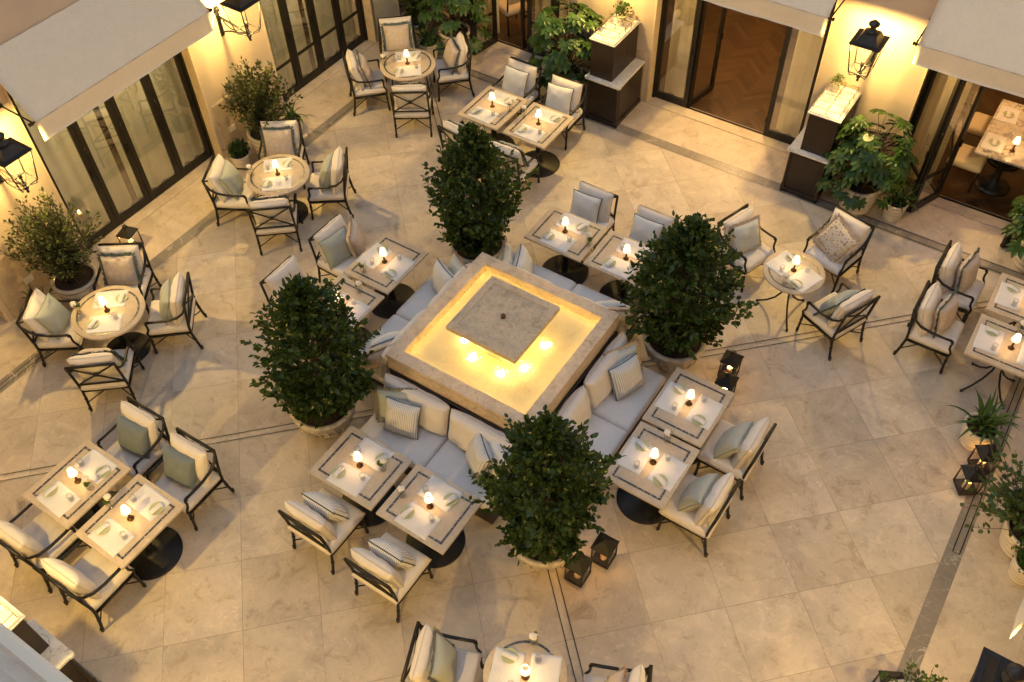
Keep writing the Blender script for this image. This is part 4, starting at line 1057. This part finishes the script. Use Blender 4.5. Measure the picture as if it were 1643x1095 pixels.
camellia(1.63,-1.68, 2.56, 22, 'bushy dark-leaved tree with a few red blooms, near corner of the fountain', .585, flowers=True)
camellia(1.56,1.52, 2.48, 23, 'broad bushy dark-leaved tree in a carved bowl, right corner of the fountain', .645)
camellia(-1.52,1.60, 2.46, 24, 'bushy dark-leaved tree partly hiding its bowl, far corner of the fountain', .575)

def ribbed_pot(o, r_, h, mat=pot_m):
    b = MB(); pr = [(r_*.70,0),(r_*.74,.01)]
    for k in range(4):
        z = h*(.08+.20*k); rr = r_*(.76+.06*k); pr += [(rr+.004,z),(rr+.018*r_/.25,z+h*.05),(rr+.018*r_/.25,z+h*.08),(rr+.006,z+h*.12)]
    pr += [(r_*.97,h*.88),(r_*1.06,h*.91),(r_*1.08,h*.96),(r_*1.04,h),(r_*.92,h),(r_*.90,h*.92),(0,h*.9)]
    b.lathe(pr, 40, cap=False); b.build('pot', mat, o)
    b = MB(); b.lathe([(r_*.9,h*.925),(r_*.5,h*.95),(0,h*.96)], 20, cap=False); b.build('soil', soil_m, o)
def bush(x, y, label, seed, rp=.29, hp=.48, height=1.35, spread=.62, mat=None, ll=(.035,.055), lw=(.009,.013), nb=46, name='potted_bush', up=1.0, droop=.0, az=None, pile=24, cat='potted bush', grp='potted shrubs along the walls'):
    rg = np.random.default_rng(seed); o = thing(name, label, cat, (x,y,.004), 0, grp); ribbed_pot(o, rp, hp)
    b = MB(); P, D, Nn = [], [], []
    for i in range(nb):
        a = rg.uniform(0,2*PI) if az is None else rg.normal(az, .9); s_ = rg.uniform(.15,1.0); h = height*(1-.45*s_*s_)*rg.uniform(.62,1.0)
        p0 = np.array([rg.normal(0,.05), rg.normal(0,.05), hp*.92]); p3 = np.array([math.cos(a)*spread*s_, math.sin(a)*spread*s_, hp+h*up]); p1 = p0+np.array([math.cos(a)*.10*s_, math.sin(a)*.10*s_, h*.4])
        ts = np.linspace(0,1,8)[:, None]; cv = (1-ts)**2*p0+2*ts*(1-ts)*p1+ts**2*p3; cv[1:-1] += rg.normal(0,.012,(6,3))
        b.tube([tuple(c) for c in cv], list(np.linspace(.007,.002,8)), 5)
        for q in range(pile):
            t = rg.uniform(.28,1.0); k = t*7; i0 = min(6,int(k)); p = cv[i0]+(cv[i0+1]-cv[i0])*(k-i0); ax = unit(cv[min(7,i0+1)]-cv[i0])
            off = unit(rg.normal(0,1,3)); sd = rg.uniform(0,.07)*(1 if t < .85 else .4)
            P.append(p+off*sd); D.append(unit(ax*.9+off*.9)); Nn.append(unit(rg.normal(0,.7,3)+np.array([0,0,1.0])))
    P, D, Nn = map(np.array, (P, D, Nn)); V, F = leaves_mesh(P, D, Nn, rg.uniform(*ll,len(P)), rg.uniform(*lw,len(P)), .2, .05)
    b.build('stems', bark_m, o); foliage('foliage', V, F, mat or bush_m, o); return o
bush(-5.80,-1.86, 'loose olive-green shrub in a white pot behind the leftmost round table', 31, nb=130, height=1.45, spread=.66, pile=38, ll=(.045,.065), lw=(.011,.016))
bush(-5.78,1.92, 'upright olive-green shrub in a white pot under the top-left lantern', 32, nb=105, height=1.3, spread=.62, pile=38, ll=(.045,.065), lw=(.014,.021))
bush(6.0,1.22, 'rounded-leaf shrub in a ribbed white pot at the right edge', 33, mat=round_m, ll=(.05,.07), lw=(.02,.027), nb=75, height=.6, spread=.84, pile=16, az=2.9, rp=.27, hp=.42)
bush(5.50,-1.42, 'shrub with small oval leaves at the bottom beside the big lantern', 34, nb=60, height=.62, spread=.40, mat=round_m, ll=(.035,.05), lw=(.013,.018), pile=18)
bush(-5.97,1.44, 'clipped green ball plant in a small white pot', 35, rp=.155, hp=.27, height=.24, spread=.17, mat=box_m, ll=(.03,.045), lw=(.010,.014), nb=60, pile=16, name='potted_boxwood', grp='small potted plants')
bush(6.10,.88, 'small clipped green plant in a ribbed pot at the right edge', 36, rp=.17, hp=.33, height=.22, spread=.2, mat=box_m, ll=(.03,.045), lw=(.010,.014), nb=60, pile=16, name='potted_boxwood', grp='small potted plants')
def table_plant(x, y, z, label, seed, r_=.055, hp=.10, mat=herb_m, hgt=.17, fine=True):
    rg = np.random.default_rng(seed); o = thing('table_plant', label, 'potted plant', (x,y,z), 0, 'small plants on the waiter stations')
    b = MB(); b.lathe([(r_*.65,0),(r_*.95,hp*.9),(r_*1.05,hp*.92),(r_*1.05,hp),(r_*.9,hp),(0,hp*.92)], 24, cap=False); b.build('pot', pot_m, o)
    n = 420 if fine else 170; a = rg.uniform(0,2*PI,n); e = rg.uniform(.1,1.5,n); q = rg.uniform(.35,1,n)*(hgt*.75)
    P = np.stack([np.cos(a)*np.cos(e)*q, np.sin(a)*np.cos(e)*q, hp+np.sin(e)*q*1.15], 1); D = unit(P-np.array([0,0,hp*.6])+rg.normal(0,.05,(n,3))); Nn = unit(rg.normal(0,.6,(n,3))+np.array([0,0,1]))
    V, F = leaves_mesh(P, D, Nn, rg.uniform(.018,.03,n) if fine else rg.uniform(.04,.06,n), rg.uniform(.004,.006,n) if fine else rg.uniform(.013,.018,n), .2, .1)
    foliage('foliage', V, F, mat, o)
table_plant(-1.80,6.02,1.479,'leafy green plant on the left waiter station top', 41, .085, .12, fatsia_m, .24, False)
table_plant(1.66,6.05,1.479,'feathery herb in a white pot on the right waiter station top', 42, .062, .12)

def fatsia(x, y, label, seed, rp=.28, hp=.48, height=.95, spread=.55, n=46, lsz=(.15,.225), az=None):
    rg = np.random.default_rng(seed); o = thing('potted_fatsia', label, 'potted plant', (x,y,.004), 0, 'potted fatsias with hand-shaped leaves'); ribbed_pot(o, rp, hp)
    b = MB(); V, F = [], []
    for i in range(n):
        a = rg.uniform(0,2*PI) if az is None else rg.normal(az,1.0); t = rg.random(); el = math.acos(1-t*.95); rr = rg.uniform(.75,1.05)
        z = hp+.12+height*math.cos(el)*rr*.95 if t < .75 else hp+rg.uniform(-.05,.3); r_ = spread*math.sin(min(el+.25,PI/2))*rr
        c = np.array([math.cos(a)*r_, math.sin(a)*r_, z]); s0 = np.array([rg.normal(0,.05), rg.normal(0,.05), max(hp, z-.35)])
        b.tube([(s0[0]*.4, s0[1]*.4, hp*.9), tuple(s0), tuple((s0+c)/2+np.array([0,0,.04])), tuple(c)], [.010,.008,.006,.004], 5)
        out = unit(np.array([math.cos(a), math.sin(a), -.35-.3*t])+rg.normal(0,.15,3)); up_ = unit(np.array([math.cos(a)*.55, math.sin(a)*.55, 1.0])+rg.normal(0,.2,3)); sd = unit(np.cross(out, up_)); up_ = np.cross(sd, out)
        L = rg.uniform(*lsz); m = 8
        for k in range(m):
            th = (k-(m-1)/2)*.60; d = out*math.cos(th)+sd*math.sin(th); le = L*(1-.28*abs(th)/2.1)*rg.uniform(.92,1.05); s2 = unit(np.cross(d, up_)); w_ = le*.20
            dr = -up_*le*.22; base_ = len(V)
            V += [c, c+d*le*.45+s2*w_*.7+up_*w_*.25+dr*.15, c+d*le*.68+s2*w_+up_*w_*.2+dr*.4, c+d*le+dr, c+d*le*.68-s2*w_+up_*w_*.2+dr*.4, c+d*le*.45-s2*w_*.7+up_*w_*.25+dr*.15]
            F += [(base_,base_+1,base_+2,base_+3),(base_,base_+3,base_+4,base_+5)]
            if k: 
                V += [c+d*le*.45+s2*w_*.7+dr*.15]; pv = c+pd*ple*.45-ps2*pw*.7-up_*ple*.22*.15
                V += [pv, c+ (d*le+pd*ple)*.24]; q0 = len(V)-3
                F += [(base_, q0, q0+2, q0+1)]
            pd, ple, ps2, pw = d, le, s2, w_
    b.build('stems', bark_m, o); foliage('foliage', np.array(V), np.array(F), fatsia_m, o); return o
fatsia(2.50,5.62,'tall fatsia with hand-shaped leaves, right of the right waiter station', 51, height=1.0, spread=.52, n=100)
fatsia(-2.62,5.78,'big fatsia left of the waiter station by the open doorway', 52, height=1.25, spread=.55, n=110, rp=.26)
fatsia(-4.93,5.80,'dark fatsia behind the farthest round table', 53, height=1.0, spread=.55, n=56, rp=.27)
fatsia(4.97,5.72,'fatsia cut off by the right edge beside the folded door', 54, height=.85, spread=.45, n=40, rp=.24, az=-2.2)
fatsia(-1.95,-6.0,'fatsia peeking out behind the lower left waiter station', 55, height=.75, spread=.5, n=30, rp=.22, az=1.2)
bush(-5.75,5.75,'dark leafy shrub in the far left corner behind the farthest round table', 37, nb=70, height=1.1, spread=.5, mat=camellia_m, ll=(.05,.08), lw=(.015,.02), pile=20)

def strap(x, y, label, seed, rp=.17, hp=.34, n=34, ln=(.3,.5), wd=.017):
    rg = np.random.default_rng(seed); o = thing('potted_strap_plant', label, 'potted plant', (x,y,.004), 0, 'potted strap-leaved plants'); ribbed_pot(o, rp, hp)
    V, F = [], []
    for i in range(n):
        a = rg.uniform(0,2*PI); L = rg.uniform(*ln); el = rg.uniform(.5,1.45); d = np.array([math.cos(a), math.sin(a), 0]); s_ = np.array([-math.sin(a), math.cos(a), 0])
        p = np.array([rg.normal(0,.04), rg.normal(0,.04), hp*.9]); q = 7; prev = None
        for k in range(q+1):
            t = k/q; w_ = wd*(1-t**3)*min(1, .5+t*3)+.0008
            V += [p+s_*w_+np.array([0,0,w_*.3]), p, p-s_*w_+np.array([0,0,w_*.3])]
            if k: b0 = len(V)-6; F += [(b0,b0+1,b0+4,b0+3),(b0+1,b0+2,b0+5,b0+4)]
            e = el-2.1*t*t*(1.1-el*.35); p = p+(d*math.cos(e)+np.array([0,0,math.sin(e)]))*L/q
    foliage('foliage', np.array(V), np.array(F), strap_m, o); return o
strap(5.17,2.33,'strap-leaved plant in a white pot beside the right lanterns', 61, .19, .36, 44, (.32,.52), .02)
strap(3.03,5.68,'strap-leaved plant in a white pot beside the bifold door', 62, .165, .33, 40, (.3,.46), .012)
strap(-5.24,5.42,'strap-leaved plant in a white pot behind the farthest round table', 63, .17, .34, 36, (.3,.5), .014)
strap(-5.86,2.55,'strap-leaved plant at the foot of the upright shrub', 64, .15, .28, 30, (.25,.42), .013)
strap(-6.0,-2.35,'strap-leaved plant below the outlet by the leftmost round table', 65, .13, .25, 24, (.25,.4), .013)
b = MB(); pts = [(.16*(1+.12*math.sin(k*.37))*math.cos(k*.21), .16*(1+.12*math.sin(k*.37))*math.sin(k*.21), .02+.00028*k) for k in range(180)]
b.tube(pts, .009, 6); tag(b.build('garden_hose', hose_m, None, (5.72,1.66,.004)), 'coiled green garden hose on the floor behind the right lanterns', 'hose')
b = MB(); b.rbox(-.22, .22, -.02, .02, 0, .95, .006); b.rbox(-.22,.22,.03,.07,0,.98,.006)
tag(b.build('folded_panel', grey_panel_m, None, (-6.02,5.33,.004), (math.radians(-6),0,math.radians(45))), 'grey flat panels leaning behind the far chair of the farthest round table', 'panel')

# ------------------------------------------------------------------ interior furniture
it = thing('marble_table', 'veined marble dining table inside the room at the upper right', 'table', (4.42,7.52,.016))
b = MB(); b.rbox(-.74,.74,-.75,.75,.722,.752,.004); b.build('tabletop', table_marble, it)
for y in (-.35,.35):
    b = MB(); b.lathe([(.25,0),(.25,.02),(.20,.05),(.07,.10),(.05,.2),(.05,.68),(.08,.72)], 32, M=T((-.33,y,0))); b.build('pedestal', base_m, it)
def dchair():
    o = thing('indoor_chair', '', 'chair', group='upholstered chairs indoors')
    add_cushion('seat', cushion_mesh(.50,.50,.12,10,3,0,13,71,.001,seat_int_m,None,name='seat'), o, T((0,0,.42)))
    b = MB()
    for sx in (-1,1):
        b.tube([(sx*.21,-.24,0),(sx*.21,-.21,.4),(sx*.22,-.25,.65),(sx*.23,-.31,.88)], .017, 8); b.tube([(sx*.21,.21,0),(sx*.21,.21,.40)], .016, 8)
    b.tube([(-.23,-.31,.88),(0,-.335,.9),(.23,-.31,.88)], .02, 8); b.tube([(-.21,-.21,.36),(.21,-.21,.36),(.21,.21,.36),(-.21,.21,.36)], .016, 6, closed=True); b.build('frame', wood_dark, o)
    add_cushion('backrest', cushion_mesh(.40,.26,.06,6,2.5,0,13,72,.001,seat_int_m,None,name='backrest'), o, T((0,-.285,.74)) @ R(math.radians(102),'X'))
    return o
IC = Proto(dchair())
IC.put((3.62,7.05,.016), -PI/2, 'cream upholstered chair nearest the bifold door, inside upper right room', 'upholstered chairs indoors')
IC.put((3.62,7.95,.016), -PI/2, 'second cream upholstered chair, deeper inside the upper right room', 'upholstered chairs indoors')
IC.put((-4.55,7.05,.016), PI*.35, 'cream upholstered chair inside the doorway behind the farthest round table', 'upholstered chairs indoors')
LX = dict(T9='marble table indoors'); TD['I'] = 'marble table indoors'
def s_in(y, r_, lab):
    M = T((4.42,y,0)) @ R(face(1,0),'Z') @ T((0,-.36,.008))
    MAT.put((0,0,0),0,f'white placemat at the {lab} end of the marble table indoors',None,M @ T((0,-.2,ZT-.001)))
    PLT.put((0,0,0),0,f'green side plate at the {lab} end of the marble table indoors',None,M @ T((.0,-.2,ZT+.003)))
    NAP.put((0,0,0),0,f'folded napkin at the {lab} end of the marble table indoors',None,M @ T((.0,-.2,ZT+.012)) @ R(.1,'Z'))
s_in(7.12, 0, 'near'); s_in(7.9, 0, 'far')
TL.put((4.13,7.06,.769), 0, 'small glowing lamp on the marble table indoors', 'glowing table lamps')
LM = dict()
# ledge mesh under the viewer
b = MB(); b.rbox(-2.0, 4.9, YF+.002, -5.829, 8.30, 8.42, .02); b.build('stone_slab', ledge_m, LEDGE)
b = MB(); b.rbox(-2.0, 4.9, YF+.002, -5.808, 8.02, 8.298, .02); b.build('moulding', moulding_m, LEDGE)
